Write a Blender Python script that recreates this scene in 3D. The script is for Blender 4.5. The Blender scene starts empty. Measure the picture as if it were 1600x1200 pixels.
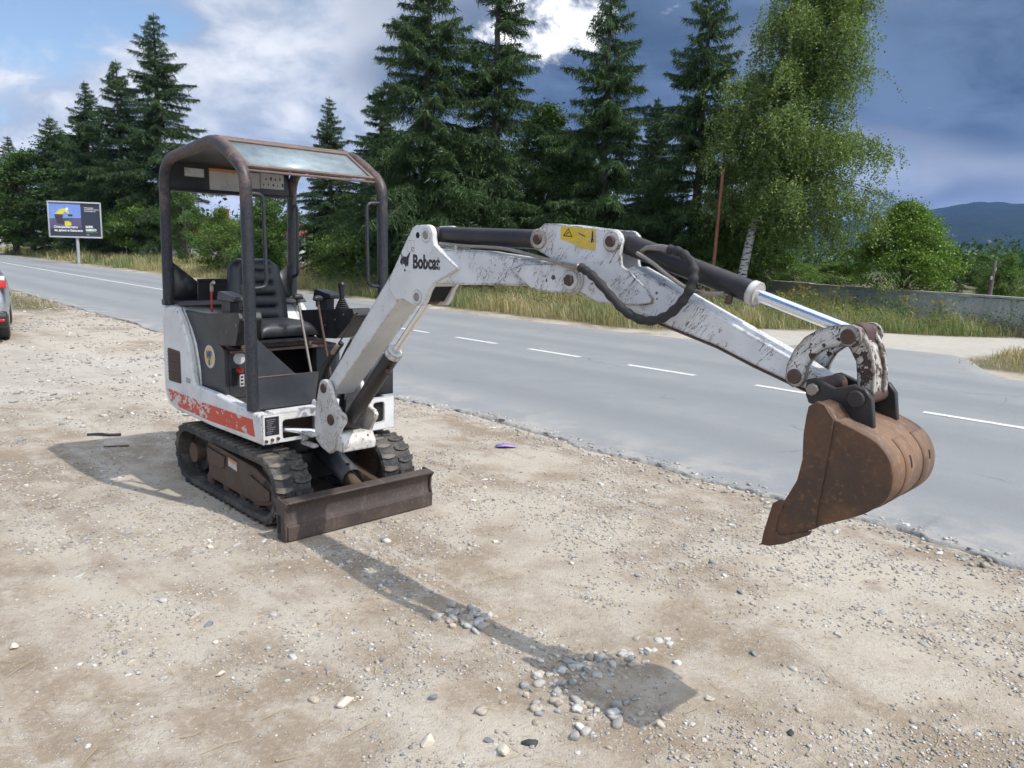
import bpy, bmesh, math, random
import numpy as np
from mathutils import Vector, Matrix
R = math.radians
scene = bpy.context.scene
col = scene.collection
# ------------------------------------------------------------------ camera
cam_d = bpy.data.cameras.new('camera'); cam_o = bpy.data.objects.new('camera', cam_d); col.objects.link(cam_o)
cam_d.sensor_width = 36; cam_d.lens = 1217 / 1600 * 36; cam_d.clip_start = .05; cam_d.clip_end = 20000
_p, _r = R(9.7), R(1.54)
_f = Vector((0, math.cos(_p), -math.sin(_p))); _u0 = Vector((0, math.sin(_p), math.cos(_p))); _r0 = Vector((1, 0, 0))
_u = _u0 * math.cos(_r) - _r0 * math.sin(_r); _rt = _r0 * math.cos(_r) + _u0 * math.sin(_r)
cam_o.matrix_world = Matrix((( _rt.x, _u.x, -_f.x, 0), (_rt.y, _u.y, -_f.y, 0), (_rt.z, _u.z, -_f.z, 1.602), (0, 0, 0, 1)))
scene.camera = cam_o
# ------------------------------------------------------------------ sun
SUN = Vector((.62, -.335, 1)).normalized()          # direction towards the sun
sun_d = bpy.data.lights.new('sun', 'SUN'); sun_o = bpy.data.objects.new('sun', sun_d); col.objects.link(sun_o)
sun_d.energy = 3.2; sun_d.angle = R(.55); sun_d.color = (1, .95, .88)
sun_o.rotation_euler = SUN.to_track_quat('Z', 'Y').to_euler()
# ------------------------------------------------------------------ view
vs = scene.view_settings; vs.view_transform = 'Standard'; vs.look = 'None'; vs.exposure = 0.25; vs.gamma = 1; vs.use_curve_mapping = False
scene.render.engine = 'CYCLES'
cy = scene.cycles
cy.max_bounces = 5; cy.transparent_max_bounces = 8; cy.diffuse_bounces = 2; cy.glossy_bounces = 2; cy.transmission_bounces = 4; cy.volume_bounces = 0
cy.use_adaptive_sampling = True; cy.adaptive_threshold = .045; scene.render.use_persistent_data = False
cy.use_denoising = True; cy.caustics_reflective = False; cy.caustics_refractive = False; cy.sample_clamp_indirect = 6

# ------------------------------------------------------------------ node helper
class NT:
    def __init__(s, tree): s.t = tree; s.n = tree.nodes; s.l = tree.links
    def new(s, typ, **kw):
        nd = s.n.new(typ)
        for k, v in kw.items(): setattr(nd, k, v)
        return nd
    def put(s, sock, v):
        if v is None: return
        if hasattr(v, 'is_output') or hasattr(v, 'links'): s.l.new(v, sock)
        else:
            try: sock.default_value = v
            except Exception:
                if isinstance(v, (int, float)): sock.default_value = (v, v, v) if len(sock.default_value) == 3 else (v, v, v, 1)
                else: sock.default_value = tuple(v) + (1,)
    def math(s, op, a, b=None, c=None, clamp=False):
        nd = s.new('ShaderNodeMath', operation=op, use_clamp=clamp)
        for i, v in enumerate((a, b, c)):
            if v is not None: s.put(nd.inputs[i], v)
        return nd.outputs[0]
    def vm(s, op, a, b=None):
        nd = s.new('ShaderNodeVectorMath', operation=op)
        s.put(nd.inputs[0], a)
        if b is not None: s.put(nd.inputs[1], b)
        return nd.outputs['Value'] if op in ('DOT_PRODUCT', 'LENGTH') else nd.outputs[0]
    def noise(s, vec, scale, detail=4, rough=.55, dist=0, out='Fac'):
        nd = s.new('ShaderNodeTexNoise'); s.put(nd.inputs['Vector'], vec); s.put(nd.inputs['Scale'], scale)
        s.put(nd.inputs['Detail'], detail); s.put(nd.inputs['Roughness'], rough); s.put(nd.inputs['Distortion'], dist)
        return nd.outputs[0] if out == 'Fac' else nd.outputs['Color']
    def voro(s, vec, scale, feature='F1', out='Distance', rnd=1):
        nd = s.new('ShaderNodeTexVoronoi', feature=feature); s.put(nd.inputs['Vector'], vec); s.put(nd.inputs['Scale'], scale)
        s.put(nd.inputs['Randomness'], rnd); return nd.outputs[out]
    def mapr(s, v, a, b, c=0., d=1., smooth=True):
        nd = s.new('ShaderNodeMapRange', interpolation_type='SMOOTHSTEP' if smooth else 'LINEAR'); nd.clamp = True if not smooth else nd.clamp
        for i, x in enumerate((v, a, b, c, d)): s.put(nd.inputs[i], x)
        return nd.outputs[0]
    def mix(s, f, a, b, mode='MIX'):
        nd = s.new('ShaderNodeMix', data_type='RGBA', blend_type=mode)
        s.put(nd.inputs[0], f); s.put(nd.inputs[6], a); s.put(nd.inputs[7], b); return nd.outputs[2]
    def mapping(s, vec, loc=(0, 0, 0), rot=(0, 0, 0), scale=(1, 1, 1)):
        nd = s.new('ShaderNodeMapping'); s.put(nd.inputs[0], vec); nd.inputs[1].default_value = loc; nd.inputs[2].default_value = rot; nd.inputs[3].default_value = scale
        return nd.outputs[0]
    def bump(s, h, strength=.3, dist=.01, normal=None):
        nd = s.new('ShaderNodeBump'); s.put(nd.inputs['Height'], h); nd.inputs['Strength'].default_value = strength; nd.inputs['Distance'].default_value = dist
        if normal is not None: s.l.new(normal, nd.inputs['Normal'])
        return nd.outputs[0]
    def sep(s, v): nd = s.new('ShaderNodeSeparateXYZ'); s.put(nd.inputs[0], v); return nd.outputs
    def comb(s, x, y, z):
        nd = s.new('ShaderNodeCombineXYZ')
        for i, v in enumerate((x, y, z)): s.put(nd.inputs[i], v)
        return nd.outputs[0]
    def attr(s, name, out='Color'): nd = s.new('ShaderNodeAttribute', attribute_name=name); return nd.outputs[out]
    def obj(s): return s.new('ShaderNodeTexCoord').outputs['Object']
    def pos(s): return s.new('ShaderNodeNewGeometry').outputs['Position']

# ------------------------------------------------------------------ sky
world = bpy.data.worlds.new('World'); scene.world = world; world.use_nodes = True
w = NT(world.node_tree); w.n.clear()
sky = w.new('ShaderNodeTexSky', sky_type='NISHITA'); sky.sun_disc = False
sky.sun_elevation = math.asin(SUN.z); sky.sun_rotation = math.atan2(SUN.x, SUN.y); sky.altitude = 500; sky.air_density = 1; sky.dust_density = .8
d = w.vm('NORMALIZE', w.new('ShaderNodeTexCoord').outputs['Generated'])
dx, dy, dz = w.sep(d)[:3]
zz = w.math('ADD', w.math('MAXIMUM', dz, 0), .40)
pl = w.comb(w.math('DIVIDE', dx, zz), w.math('DIVIDE', dy, zz), 0)       # flat cloud deck seen from below
warp = w.noise(pl, 1.1, 3, .5, out='Color')
plw = w.vm('ADD', pl, w.vm('SCALE', w.vm('SUBTRACT', warp, (.5, .5, .5)), None) if False else w.vm('MULTIPLY', w.vm('SUBTRACT', warp, (.5, .5, .5)), (.55, .55, .55)))
n_big = w.noise(w.vm('ADD', plw, (3.1, 1.7, 0)), 1.15, 3, .5)
n_mid = w.noise(w.vm('ADD', plw, (7.4, 2.2, 0)), 2.6, 8, .56)
n_fin = w.noise(w.vm('ADD', plw, (1.4, 9.2, 0)), 5.6, 9, .60)
# the weather: clearing in the west (left), a storm deck in the north-east (right), broken cloud all round
west = w.mapr(dx, -.58, -.26)
tex = w.math('ADD', w.math('MULTIPLY', n_mid, .65), w.math('MULTIPLY', n_fin, .35))
cover = w.math('ADD', tex, w.math('SUBTRACT', w.math('MULTIPLY', west, .34), .15))
cover = w.math('ADD', cover, w.mapr(dz, .23, .12, 0, .24))
dens = w.mapr(cover, .46, .60)
storm = w.math('MULTIPLY', w.mapr(w.vm('DOT_PRODUCT', d, (.62, .78, 0)), .45, .95), .95)
storm = w.math('ADD', storm, w.math('MULTIPLY', w.math('SUBTRACT', n_big, .47), 2.6))
storm = w.math('ADD', storm, w.math('MULTIPLY', w.math('SUBTRACT', tex, .5), 2.0))
storm = w.math('SUBTRACT', storm, w.mapr(dz, .20, .09, 0, .60))
storm = w.mapr(storm, .0, .95)
c_light = w.mix(w.mapr(tex, .40, .60), (.34, .42, .55), (.86, .88, .92))
c_dark = w.mix(w.mapr(tex, .38, .62), (.030, .062, .130), (.135, .205, .325))
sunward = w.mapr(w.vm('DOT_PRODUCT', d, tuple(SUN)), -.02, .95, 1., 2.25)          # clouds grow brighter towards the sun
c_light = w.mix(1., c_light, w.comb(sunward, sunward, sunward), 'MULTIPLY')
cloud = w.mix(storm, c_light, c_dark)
# break in the deck: a sunlit cloud top shows between the spruces
brk = Vector((.036, .962, .290)).normalized()
bd = w.vm('DOT_PRODUCT', d, tuple(brk))
bm = w.math('ADD', w.mapr(bd, .9938, .9999, 0, .85), w.math('MULTIPLY', w.math('SUBTRACT', w.noise(w.vm('ADD', plw, (4.4, 5.1, 0)), 9., 7, .6), .5), 3.0))
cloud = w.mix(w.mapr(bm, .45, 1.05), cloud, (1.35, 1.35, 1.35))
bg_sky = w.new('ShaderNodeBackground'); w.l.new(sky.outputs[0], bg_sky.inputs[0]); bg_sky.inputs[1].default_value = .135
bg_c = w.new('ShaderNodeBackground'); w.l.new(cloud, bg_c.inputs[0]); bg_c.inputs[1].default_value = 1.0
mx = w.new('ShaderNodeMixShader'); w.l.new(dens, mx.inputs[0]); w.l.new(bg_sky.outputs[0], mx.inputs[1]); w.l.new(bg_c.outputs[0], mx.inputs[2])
wo = w.new('ShaderNodeOutputWorld'); w.l.new(mx.outputs[0], wo.inputs[0])

# ------------------------------------------------------------------ materials
MATS = {}
def mat(name, fn):
    m = bpy.data.materials.new(name); m.use_nodes = True; t = NT(m.node_tree); t.n.clear()
    out = t.new('ShaderNodeOutputMaterial'); sh = fn(t); t.l.new(sh, out.inputs[0]); MATS[name] = m; return m
def pbsdf(t, base, rough=.5, metal=0., bump=None, spec=.5, **kw):
    b = t.new('ShaderNodeBsdfPrincipled'); t.put(b.inputs['Base Color'], base); t.put(b.inputs['Roughness'], rough); t.put(b.inputs['Metallic'], metal)
    b.inputs['Specular IOR Level'].default_value = spec
    if bump is not None: t.l.new(bump, b.inputs['Normal'])
    for k, v in kw.items(): t.put(b.inputs[k], v)
    return b.outputs[0]
def edge_mask(t, radius=.010):
    bv = t.new('ShaderNodeBevel', samples=2); bv.inputs[0].default_value = radius
    g = t.new('ShaderNodeNewGeometry')
    return t.math('SUBTRACT', 1, t.vm('DOT_PRODUCT', bv.outputs[0], g.outputs['Normal']))
def worn_paint(base, base2, under, wear=.5, scr=.5, dirt=(.30, .24, .17), dirt_amt=.25, rough=.42, edge=.012):
    def f(t):
        o = t.obj(); e = edge_mask(t, edge)
        nz = t.noise(o, 38, 6, .62); nl = t.noise(o, 5, 3); nf = t.noise(o, 130, 4, .6)
        ch = t.math('ADD', t.math('MULTIPLY', e, 1.5), t.math('MULTIPLY', t.math('SUBTRACT', nz, .5), 1.1))
        ch = t.math('ADD', ch, t.math('MULTIPLY', t.math('SUBTRACT', nl, .5), .7))
        chip = t.mapr(ch, .34 - .26 * wear, .38 - .26 * wear)
        chip = t.math('MULTIPLY', chip, t.mapr(e, .004, .02))
        spots = t.mapr(t.math('ADD', nz, t.math('MULTIPLY', nl, .5)), 1.03 - .10 * wear, 1.05 - .10 * wear)
        s1 = t.noise(t.mapping(t.mapping(o, rot=(.2, .75, .1)), scale=(7, 30, 60)), 1.0, 3, .6, .5)
        s2 = t.noise(t.mapping(t.mapping(o, loc=(3, 1, 2), rot=(.1, -.55, .2)), scale=(48, 30, 6)), 1.0, 3, .6, .5)
        l1 = t.mapr(t.math('ABSOLUTE', t.math('SUBTRACT', s1, .5)), .012, .004); l2 = t.mapr(t.math('ABSOLUTE', t.math('SUBTRACT', s2, .5)), .012, .004)
        reg = t.mapr(t.noise(o, 11, 3, .6), .60 - .12 * scr, .66 - .12 * scr)
        sc = t.math('MULTIPLY', t.math('MAXIMUM', l1, l2), reg); sc = t.math('MULTIPLY', sc, min(1, scr * 1.6))
        m = t.math('MAXIMUM', t.math('MAXIMUM', chip, spots), sc)
        paint = t.mix(t.mapr(nl, .35, .65), base, base2)
        paint = t.mix(t.math('MULTIPLY', t.mapr(t.noise(o, 3.3, 6, .65), .48, .75), dirt_amt), paint, dirt)
        un = t.mix(t.mapr(nf, .35, .65), under, tuple(x * .45 for x in under))
        c = t.mix(m, paint, un)
        h = t.math('ADD', t.math('MULTIPLY', m, -1.), t.math('MULTIPLY', nf, .12))
        return pbsdf(t, c, t.mapr(m, 0, 1, rough, .85), bump=t.bump(h, .35, .0015))
    return f
mat('white_paint', worn_paint((.70, .71, .71), (.62, .63, .63), (.10, .055, .035), .55, .25, dirt_amt=.30))
mat('white_paint_scratched', worn_paint((.70, .71, .72), (.60, .61, .62), (.085, .05, .035), .75, 1.0, dirt_amt=.25))
mat('white_paint_bare', worn_paint((.66, .66, .64), (.52, .50, .46), (.11, .065, .045), 1.05, .9, dirt_amt=.4))
mat('white_paint_link', worn_paint((.64, .64, .62), (.50, .48, .44), (.075, .048, .038), 2.1, 1.6, dirt_amt=.5, edge=.020))
mat('slate_paint', worn_paint((.026, .031, .038), (.040, .045, .052), (.13, .06, .035), .25, .15, dirt=(.16, .12, .09), dirt_amt=.35, rough=.5))
mat('black_paint', worn_paint((.018, .019, .021), (.028, .029, .031), (.09, .055, .04), .3, .1, dirt=(.12, .10, .08), dirt_amt=.3, rough=.38))
mat('cylinder_paint', worn_paint((.014, .015, .018), (.022, .021, .022), (.085, .045, .032), .9, .3, dirt=(.09, .055, .042), dirt_amt=.45, rough=.40))
mat('yellow_sticker', worn_paint((.72, .50, .02), (.66, .45, .03), (.55, .55, .53), .9, 1.3, dirt_amt=.1))
mat('orange_sticker', worn_paint((.75, .28, .02), (.7, .25, .03), (.4, .4, .38), .5, .3, dirt_amt=.2))
mat('paper_white', worn_paint((.62, .62, .60), (.55, .55, .53), (.16, .15, .14), .4, .5, dirt_amt=.35, rough=.6))
def f_tube(t):
    o = t.obj(); z = t.sep(o)[2]; n1 = t.noise(o, 7, 6, .65); n2 = t.noise(o, 60, 4, .6)
    k = t.math('ADD', t.math('MULTIPLY', t.mapr(z, 1.35, 2.12), .75), t.math('MULTIPLY', t.math('SUBTRACT', n1, .5), 1.5))
    m = t.mapr(k, .50, 1.05)
    dk = t.mix(t.mapr(n2, .4, .6), (.014, .018, .024), (.028, .031, .036)); ru = t.mix(t.mapr(n2, .4, .6), (.13, .075, .060), (.19, .125, .105))
    return pbsdf(t, t.mix(m, dk, ru), t.mapr(m, 0, 1, .42, .75), bump=t.bump(n2, .15, .001))
mat('canopy_tube', f_tube)
def f_rust(a, b, c, sc=9):
    def f(t):
        o = t.obj(); n1 = t.noise(o, sc, 7, .68); n2 = t.noise(o, sc * 9, 5, .65); n3 = t.noise(o, sc * .35, 3)
        k = t.mix(t.mapr(n1, .36, .64), a, b); k = t.mix(t.math('MULTIPLY', t.mapr(n2, .52, .72), .65), k, c)
        k = t.mix(t.math('MULTIPLY', t.mapr(n3, .45, .7), .4), k, tuple(x * .5 for x in a))
        st = t.noise(t.mapping(o, scale=(4, 30, 6)), 1, 4, .6); k = t.mix(t.math('MULTIPLY', t.mapr(st, .58, .7), .3), k, c)
        return pbsdf(t, k, t.mapr(n1, .3, .7, .48, .8), bump=t.bump(t.math('ADD', n1, t.math('MULTIPLY', n2, .5)), .3, .003), metal=.0)
    return f
mat('bucket_rust', f_rust((.064, .038, .025), (.128, .066, .035), (.23, .115, .045), 6))
mat('bucket_back_rust', f_rust((.135, .085, .058), (.225, .128, .075), (.34, .25, .19), 5))
mat('blade_rust', f_rust((.055, .041, .036), (.084, .059, .050), (.17, .13, .105), 6))
mat('frame_rust', f_rust((.070, .046, .030), (.105, .066, .042), (.16, .105, .065), 7))
mat('roof_rust', f_rust((.125, .082, .068), (.18, .118, .098), (.25, .185, .16), 12))
mat('pin_rust', f_rust((.055, .030, .024), (.10, .055, .04), (.2, .12, .09), 30))
def f_rubber(dust):
    def f(t):
        o = t.obj(); n1 = t.noise(o, 6, 5, .65); n2 = t.noise(o, 55, 5, .65)
        m = t.math('MULTIPLY', t.mapr(t.math('ADD', n1, t.math('MULTIPLY', t.math('SUBTRACT', n2, .5), .6)), .38, .72), dust)
        return pbsdf(t, t.mix(m, (.022, .022, .023), (.22, .19, .155)), .72, bump=t.bump(n2, .3, .002))
    return f
mat('rubber', f_rubber(.45)); mat('rubber_lug', f_rubber(.7)); mat('tyre', f_rubber(.2)); mat('hose_rubber', f_rubber(.04))
mat('chrome', lambda t: pbsdf(t, (.78, .80, .83), t.mapr(t.noise(t.mapping(t.obj(), scale=(20, 90, 90)), 1, 3), .3, .7, .10, .26), 1.0))
mat('steel', lambda t: pbsdf(t, t.mix(t.noise(t.obj(), 40), (.42, .40, .37), (.22, .17, .13)), .45, .8))
mat('vinyl', lambda t: pbsdf(t, t.mix(t.mapr(t.noise(t.obj(), 6, 5), .4, .7), (.018, .020, .023), (.045, .048, .052)), .42, bump=t.bump(t.noise(t.obj(), 220, 3), .12, .001)))
mat('black_plastic', lambda t: pbsdf(t, t.mix(t.mapr(t.noise(t.obj(), 9, 5), .4, .7), (.014, .014, .015), (.035, .034, .033)), .45, bump=t.bump(t.noise(t.obj(), 260, 2), .1, .001)))
mat('opening_shade', lambda t: pbsdf(t, (.012, .011, .010), .9))  # near-black colour standing in for the shade inside openings
mat('red_plastic', lambda t: pbsdf(t, (.42, .03, .025), .45))
mat('blue_ink', lambda t: pbsdf(t, (.03, .07, .26), .5)); mat('black_ink', lambda t: pbsdf(t, (.015, .014, .014), .55))
def f_worn_ink(t):
    o = t.obj(); m = t.mapr(t.noise(o, 75, 4, .7), .50, .54)
    x = t.mapr(t.sep(o)[0], .86, 1.10)
    m = t.mapr(t.math('ADD', t.noise(o, 75, 4, .7), t.math('MULTIPLY', x, .06)), .65, .68)
    return pbsdf(t, t.mix(m, (.02, .015, .018), (.66, .67, .67)), .5)
mat('worn_ink', f_worn_ink)
def f_red(t):
    o = t.obj(); n = t.noise(t.mapping(o, scale=(1, 1, 1.6)), 17, 7, .68); n2 = t.noise(o, 4.5, 2); x = t.sep(o)[0]; z = t.sep(o)[2]
    k = t.math('ADD', n, t.math('MULTIPLY', t.math('SUBTRACT', n2, .5), .5)); k = t.math('SUBTRACT', k, t.mapr(x, -.75, .25, 0, .17))
    m = t.mapr(k, .425, .45)
    c = t.mix(m, t.mix(n, (.50, .055, .028), (.60, .09, .05)), t.mix(t.mapr(n, .5, .7), (.62, .62, .61), (.42, .40, .37)))
    return pbsdf(t, c, .5, bump=t.bump(m, -.2, .001))
mat('peeling_red', f_red)
def f_glass(t):
    o = t.obj(); n = t.noise(o, 9, 6, .6); n2 = t.noise(o, 70, 3)
    dust = pbsdf(t, (.40, .49, .53), .35)  # dust film, tinted blue-grey to paint in the reflected sky
    gl = t.new('ShaderNodeBsdfPrincipled'); gl.inputs['Base Color'].default_value = (.72, .82, .82, 1); gl.inputs['Roughness'].default_value = .04; gl.inputs['Transmission Weight'].default_value = 1; gl.inputs['IOR'].default_value = 1.45
    m = t.new('ShaderNodeMixShader'); t.l.new(t.mapr(t.math('ADD', n, t.math('MULTIPLY', n2, .15)), .35, .85, .48, .74), m.inputs[0]); t.l.new(gl.outputs[0], m.inputs[1]); t.l.new(dust, m.inputs[2])
    return m.outputs[0]
mat('dusty_sky_glass', f_glass)
def f_leaf(mul=1., trans=.35):
    def f(t):
        c = t.attr('col'); df = t.new('ShaderNodeBsdfDiffuse'); tr = t.new('ShaderNodeBsdfTranslucent'); gl = t.new('ShaderNodeBsdfGlossy'); gl.inputs['Roughness'].default_value = .45
        gl.inputs[0].default_value = (.5, .55, .5, 1)
        t.l.new(c, df.inputs[0]); t.l.new(t.mix(.5, c, t.mix(1., c, (1.5, 1.6, .6), 'MULTIPLY')), tr.inputs[0])
        m = t.new('ShaderNodeMixShader'); m.inputs[0].default_value = trans; t.l.new(df.outputs[0], m.inputs[1]); t.l.new(tr.outputs[0], m.inputs[2])
        m2 = t.new('ShaderNodeMixShader'); m2.inputs[0].default_value = .04; t.l.new(m.outputs[0], m2.inputs[1]); t.l.new(gl.outputs[0], m2.inputs[2])
        return m2.outputs[0]
    return f
mat('leaf', f_leaf()); mat('needles', f_leaf(trans=.2)); mat('grass_blade', f_leaf(trans=.3))
mat('spruce_bark', f_rust((.055, .042, .034), (.10, .08, .065), (.15, .13, .11), 6)); mat('bark', f_rust((.06, .05, .04), (.11, .09, .075), (.15, .13, .11), 6))
def f_birch(t):
    o = t.obj(); n = t.noise(t.mapping(o, scale=(3, 3, 14)), 1.6, 4, .6); n2 = t.noise(o, 2, 3)
    return pbsdf(t, t.mix(t.mapr(t.math('ADD', n, t.math('MULTIPLY', n2, .3)), .66, .74), (.52, .50, .46), (.035, .03, .028)), .7)
mat('birch_bark', f_birch)
def f_pebble(t):
    c = t.attr('col'); n = t.noise(t.pos(), 160, 4, .6)
    return pbsdf(t, t.mix(t.mapr(n, .3, .7), t.mix(1., c, (.72, .70, .68), 'MULTIPLY'), c), .85, bump=t.bump(n, .3, .002))
mat('pebble', f_pebble)
def f_ground(t):
    p = t.pos(); zc = t.attr('col'); zone = t.new('ShaderNodeSeparateColor'); t.l.new(zc, zone.inputs[0]); soil = zone.outputs[0]; far = zone.outputs[1]; pale = zone.outputs[2]
    n1 = t.noise(p, .8, 3, .6); n2 = t.noise(p, 4.5, 5, .65); n3 = t.noise(p, 38, 4, .7); n4 = t.noise(p, 210, 2, .7)
    n0 = t.noise(p, .28, 4, .6, .3); rut = t.noise(t.mapping(t.mapping(p, rot=(0, 0, R(-134))), scale=(.16, 2.6, 1)), 1., 4, .6, .3)
    c = t.mix(t.mapr(t.math('ADD', t.math('MULTIPLY', n1, .55), t.math('MULTIPLY', n0, .45)), .43, .57), (.285, .226, .162), (.468, .412, .335))
    c = t.mix(t.math('MULTIPLY', t.mapr(rut, .52, .64), .55), c, (.51, .462, .395)); c = t.mix(t.math('MULTIPLY', t.mapr(rut, .47, .36), .5), c, (.25, .192, .135))
    c = t.mix(t.math('MULTIPLY', t.mapr(n2, .45, .68), .75), c, (.478, .430, .358))
    c = t.mix(t.math('MULTIPLY', t.mapr(n2, .46, .30), .6), c, (.235, .178, .125))
    c = t.mix(t.math('MULTIPLY', t.mapr(n3, .50, .72), .5), c, (.50, .46, .40))
    c = t.mix(t.math('MULTIPLY', t.mapr(n3, .44, .28), .55), c, (.22, .18, .14))
    c = t.mix(t.math('MULTIPLY', pale, .8), c, t.mix(n2, (.40, .37, .32), (.54, .51, .46)))
    v = t.new('ShaderNodeTexVoronoi'); t.put(v.inputs['Vector'], p); v.inputs['Scale'].default_value = 95
    gm = t.math('MULTIPLY', t.mapr(v.outputs['Distance'], .42, .25), t.mapr(t.sep(v.outputs['Color'])[0], .55, .65))
    gm = t.math('MULTIPLY', gm, t.mapr(t.noise(p, 2.2, 3), .35, .6))
    c = t.mix(t.math('MULTIPLY', gm, .8), c, t.mix(t.sep(v.outputs['Color'])[1], (.30, .295, .285), (.64, .62, .585)))
    c = t.mix(t.math('MULTIPLY', t.mapr(n4, .5, .8), .4), c, (.16, .13, .10))
    s = t.mix(n2, (.085, .075, .04), (.17, .15, .08)); c = t.mix(soil, c, s)
    fr = t.mix(t.noise(p, .02, 5), (.045, .07, .025), (.09, .11, .04)); c = t.mix(far, c, fr)
    h = t.math('ADD', t.math('ADD', t.math('MULTIPLY', n2, .7), t.math('MULTIPLY', n3, .55)), t.math('ADD', t.math('MULTIPLY', n4, .22), t.math('MULTIPLY', gm, .35)))
    return pbsdf(t, c, .92, bump=t.bump(h, .75, .022), spec=.25)
mat('dirt', f_ground)
def f_asphalt(t):
    p = t.pos(); al = t.mapping(p, rot=(0, 0, R(-132.5)))     # x runs along the road
    lane = t.noise(t.mapping(al, scale=(.035, .55, 1)), 1.4, 5, .6); n1 = t.noise(p, 1.1, 6, .65); n2 = t.noise(p, 110, 4, .75); n3 = t.noise(t.mapping(al, scale=(.5, 2.2, 1)), 2.2, 6, .7)
    c = t.mix(t.mapr(lane, .34, .66), (.205, .219, .230), (.258, .270, .278)); c = t.mix(t.math('MULTIPLY', t.mapr(n1, .42, .68), .4), c, (.32, .318, .31))
    c = t.mix(t.math('MULTIPLY', t.mapr(n3, .56, .75), .35), c, (.15, .153, .158)); c = t.mix(t.math('MULTIPLY', t.mapr(n2, .40, .60), .6), c, t.mix(t.mapr(n2, .4, .7), (.12, .12, .12), (.40, .40, .39)))
    tv = t.vm('DOT_PRODUCT', p, (.7373, .6756, 0)); wp = t.math('MAXIMUM', t.math('MAXIMUM', t.mapr(t.math('ABSOLUTE', t.math('SUBTRACT', tv, 5.9)), .55, .1), t.mapr(t.math('ABSOLUTE', t.math('SUBTRACT', tv, 7.6)), .5, .1)), t.math('MAXIMUM', t.mapr(t.math('ABSOLUTE', t.math('SUBTRACT', tv, 9.9)), .5, .1), t.mapr(t.math('ABSOLUTE', t.math('SUBTRACT', tv, 11.4)), .5, .1)))
    c = t.mix(t.math('MULTIPLY', wp, t.mapr(n1, .3, .7, .12, .5)), c, (.175, .182, .190))
    wc = t.vm('ADD', p, t.vm('MULTIPLY', t.noise(p, 1.5, 5, .6, out='Color'), (.5, .5, 0))); cr = t.new('ShaderNodeTexVoronoi', feature='DISTANCE_TO_EDGE'); t.put(cr.inputs['Vector'], wc); cr.inputs['Scale'].default_value = .42
    crk = t.math('MULTIPLY', t.mapr(cr.outputs['Distance'], .007, .002), t.mapr(t.noise(p, .5, 3), .54, .62)); c = t.mix(t.math('MULTIPLY', crk, .35), c, (.08, .08, .08))
    c = t.mix(t.math('MULTIPLY', t.mapr(tv, 5.6, 4.7), t.mapr(t.noise(p, 2.2, 6, .65), .40, .66, .0, .75)), c, (.40, .375, .335))
    e = t.attr('col'); c = t.mix(t.math('MULTIPLY', t.sep(e)[0], t.mapr(t.noise(p, 22, 5, .7), .42, .60)), c, (.40, .375, .335))
    return pbsdf(t, c, .82, bump=t.bump(t.math('ADD', n2, t.math('MULTIPLY', t.math('MULTIPLY', t.noise(p, 30, 5, .75), t.sep(e)[0]), 6.)), .55, .006), spec=.35)
mat('asphalt', f_asphalt)
def f_mark(t):
    p = t.pos(); n = t.noise(p, 34, 5, .7); return pbsdf(t, t.mix(t.mapr(n, .52, .66), (.66, .66, .64), (.26, .26, .26)), .7)
mat('road_paint', f_mark)
def f_conc(t):
    o = t.obj(); n = t.noise(o, 2.3, 7, .7); n2 = t.noise(t.mapping(o, scale=(3, 3, .5)), 2, 5, .65); n3 = t.noise(o, 40, 4)
    c = t.mix(t.mapr(n, .35, .65), (.48, .475, .46), (.62, .615, .60)); c = t.mix(t.math('MULTIPLY', t.mapr(n2, .5, .7), .6), c, (.25, .245, .235)); c = t.mix(t.math('MULTIPLY', t.mapr(n, .62, .66), .6), c, (.62, .62, .61))
    return pbsdf(t, c, .9, bump=t.bump(n3, .4, .01))
mat('concrete', f_conc)
mat('cap_concrete', lambda t: pbsdf(t, t.mix(t.noise(t.obj(), 5, 6, .7), (.36, .35, .33), (.55, .54, .51)), .9))
mat('rusty_pole', f_rust((.20, .075, .04), (.27, .11, .06), (.34, .16, .09), 5)); mat('old_wood', f_rust((.10, .085, .07), (.16, .14, .12), (.21, .19, .16), 4))
mat('galvanised', lambda t: pbsdf(t, t.mix(t.noise(t.obj(), 3, 4), (.42, .44, .44), (.55, .56, .56)), .45, .5))
def plain(name, c, rough=.55, metal=0., sc=3., v=.15):
    mat(name, lambda t: pbsdf(t, t.mix(t.noise(t.obj(), sc, 5), tuple(x * (1 - v) for x in c), tuple(x * (1 + v) for x in c)), rough, metal))
plain('render_white', (.62, .61, .58), .9); plain('roof_tile', (.24, .085, .05), .85); plain('brick_red', (.27, .09, .055), .9)
plain('car_silver', (.50, .53, .56), .28, .75, 2, .03); plain('car_black', (.02, .02, .022), .5); plain('print_dark', (.025, .032, .055), .5, v=.1); plain('print_blue', (.17, .27, .62), .5, v=.25)
plain('print_purple', (.10, .085, .17), .5, v=.25); plain('print_yellow', (.62, .56, .05), .5); plain('print_brown', (.045, .035, .045), .5); plain('print_white', (.75, .75, .75), .5, v=.05); plain('print_green', (.10, .32, .08), .5)
plain('print_grey', (.20, .20, .24), .5); plain('window_glass', (.03, .035, .04), .08); plain('paper_purple', (.34, .25, .5), .6); plain('stone_cream', (.56, .50, .41), .85, sc=25, v=.2); plain('stone_grey', (.20, .21, .22), .85, sc=25, v=.25); plain('tarmac_lump', (.05, .05, .052), .85, sc=40, v=.4)
mat('tail_red', lambda t: pbsdf(t, (.50, .02, .02), .15)); mat('tail_clear', lambda t: pbsdf(t, (.75, .62, .58), .15))
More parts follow.
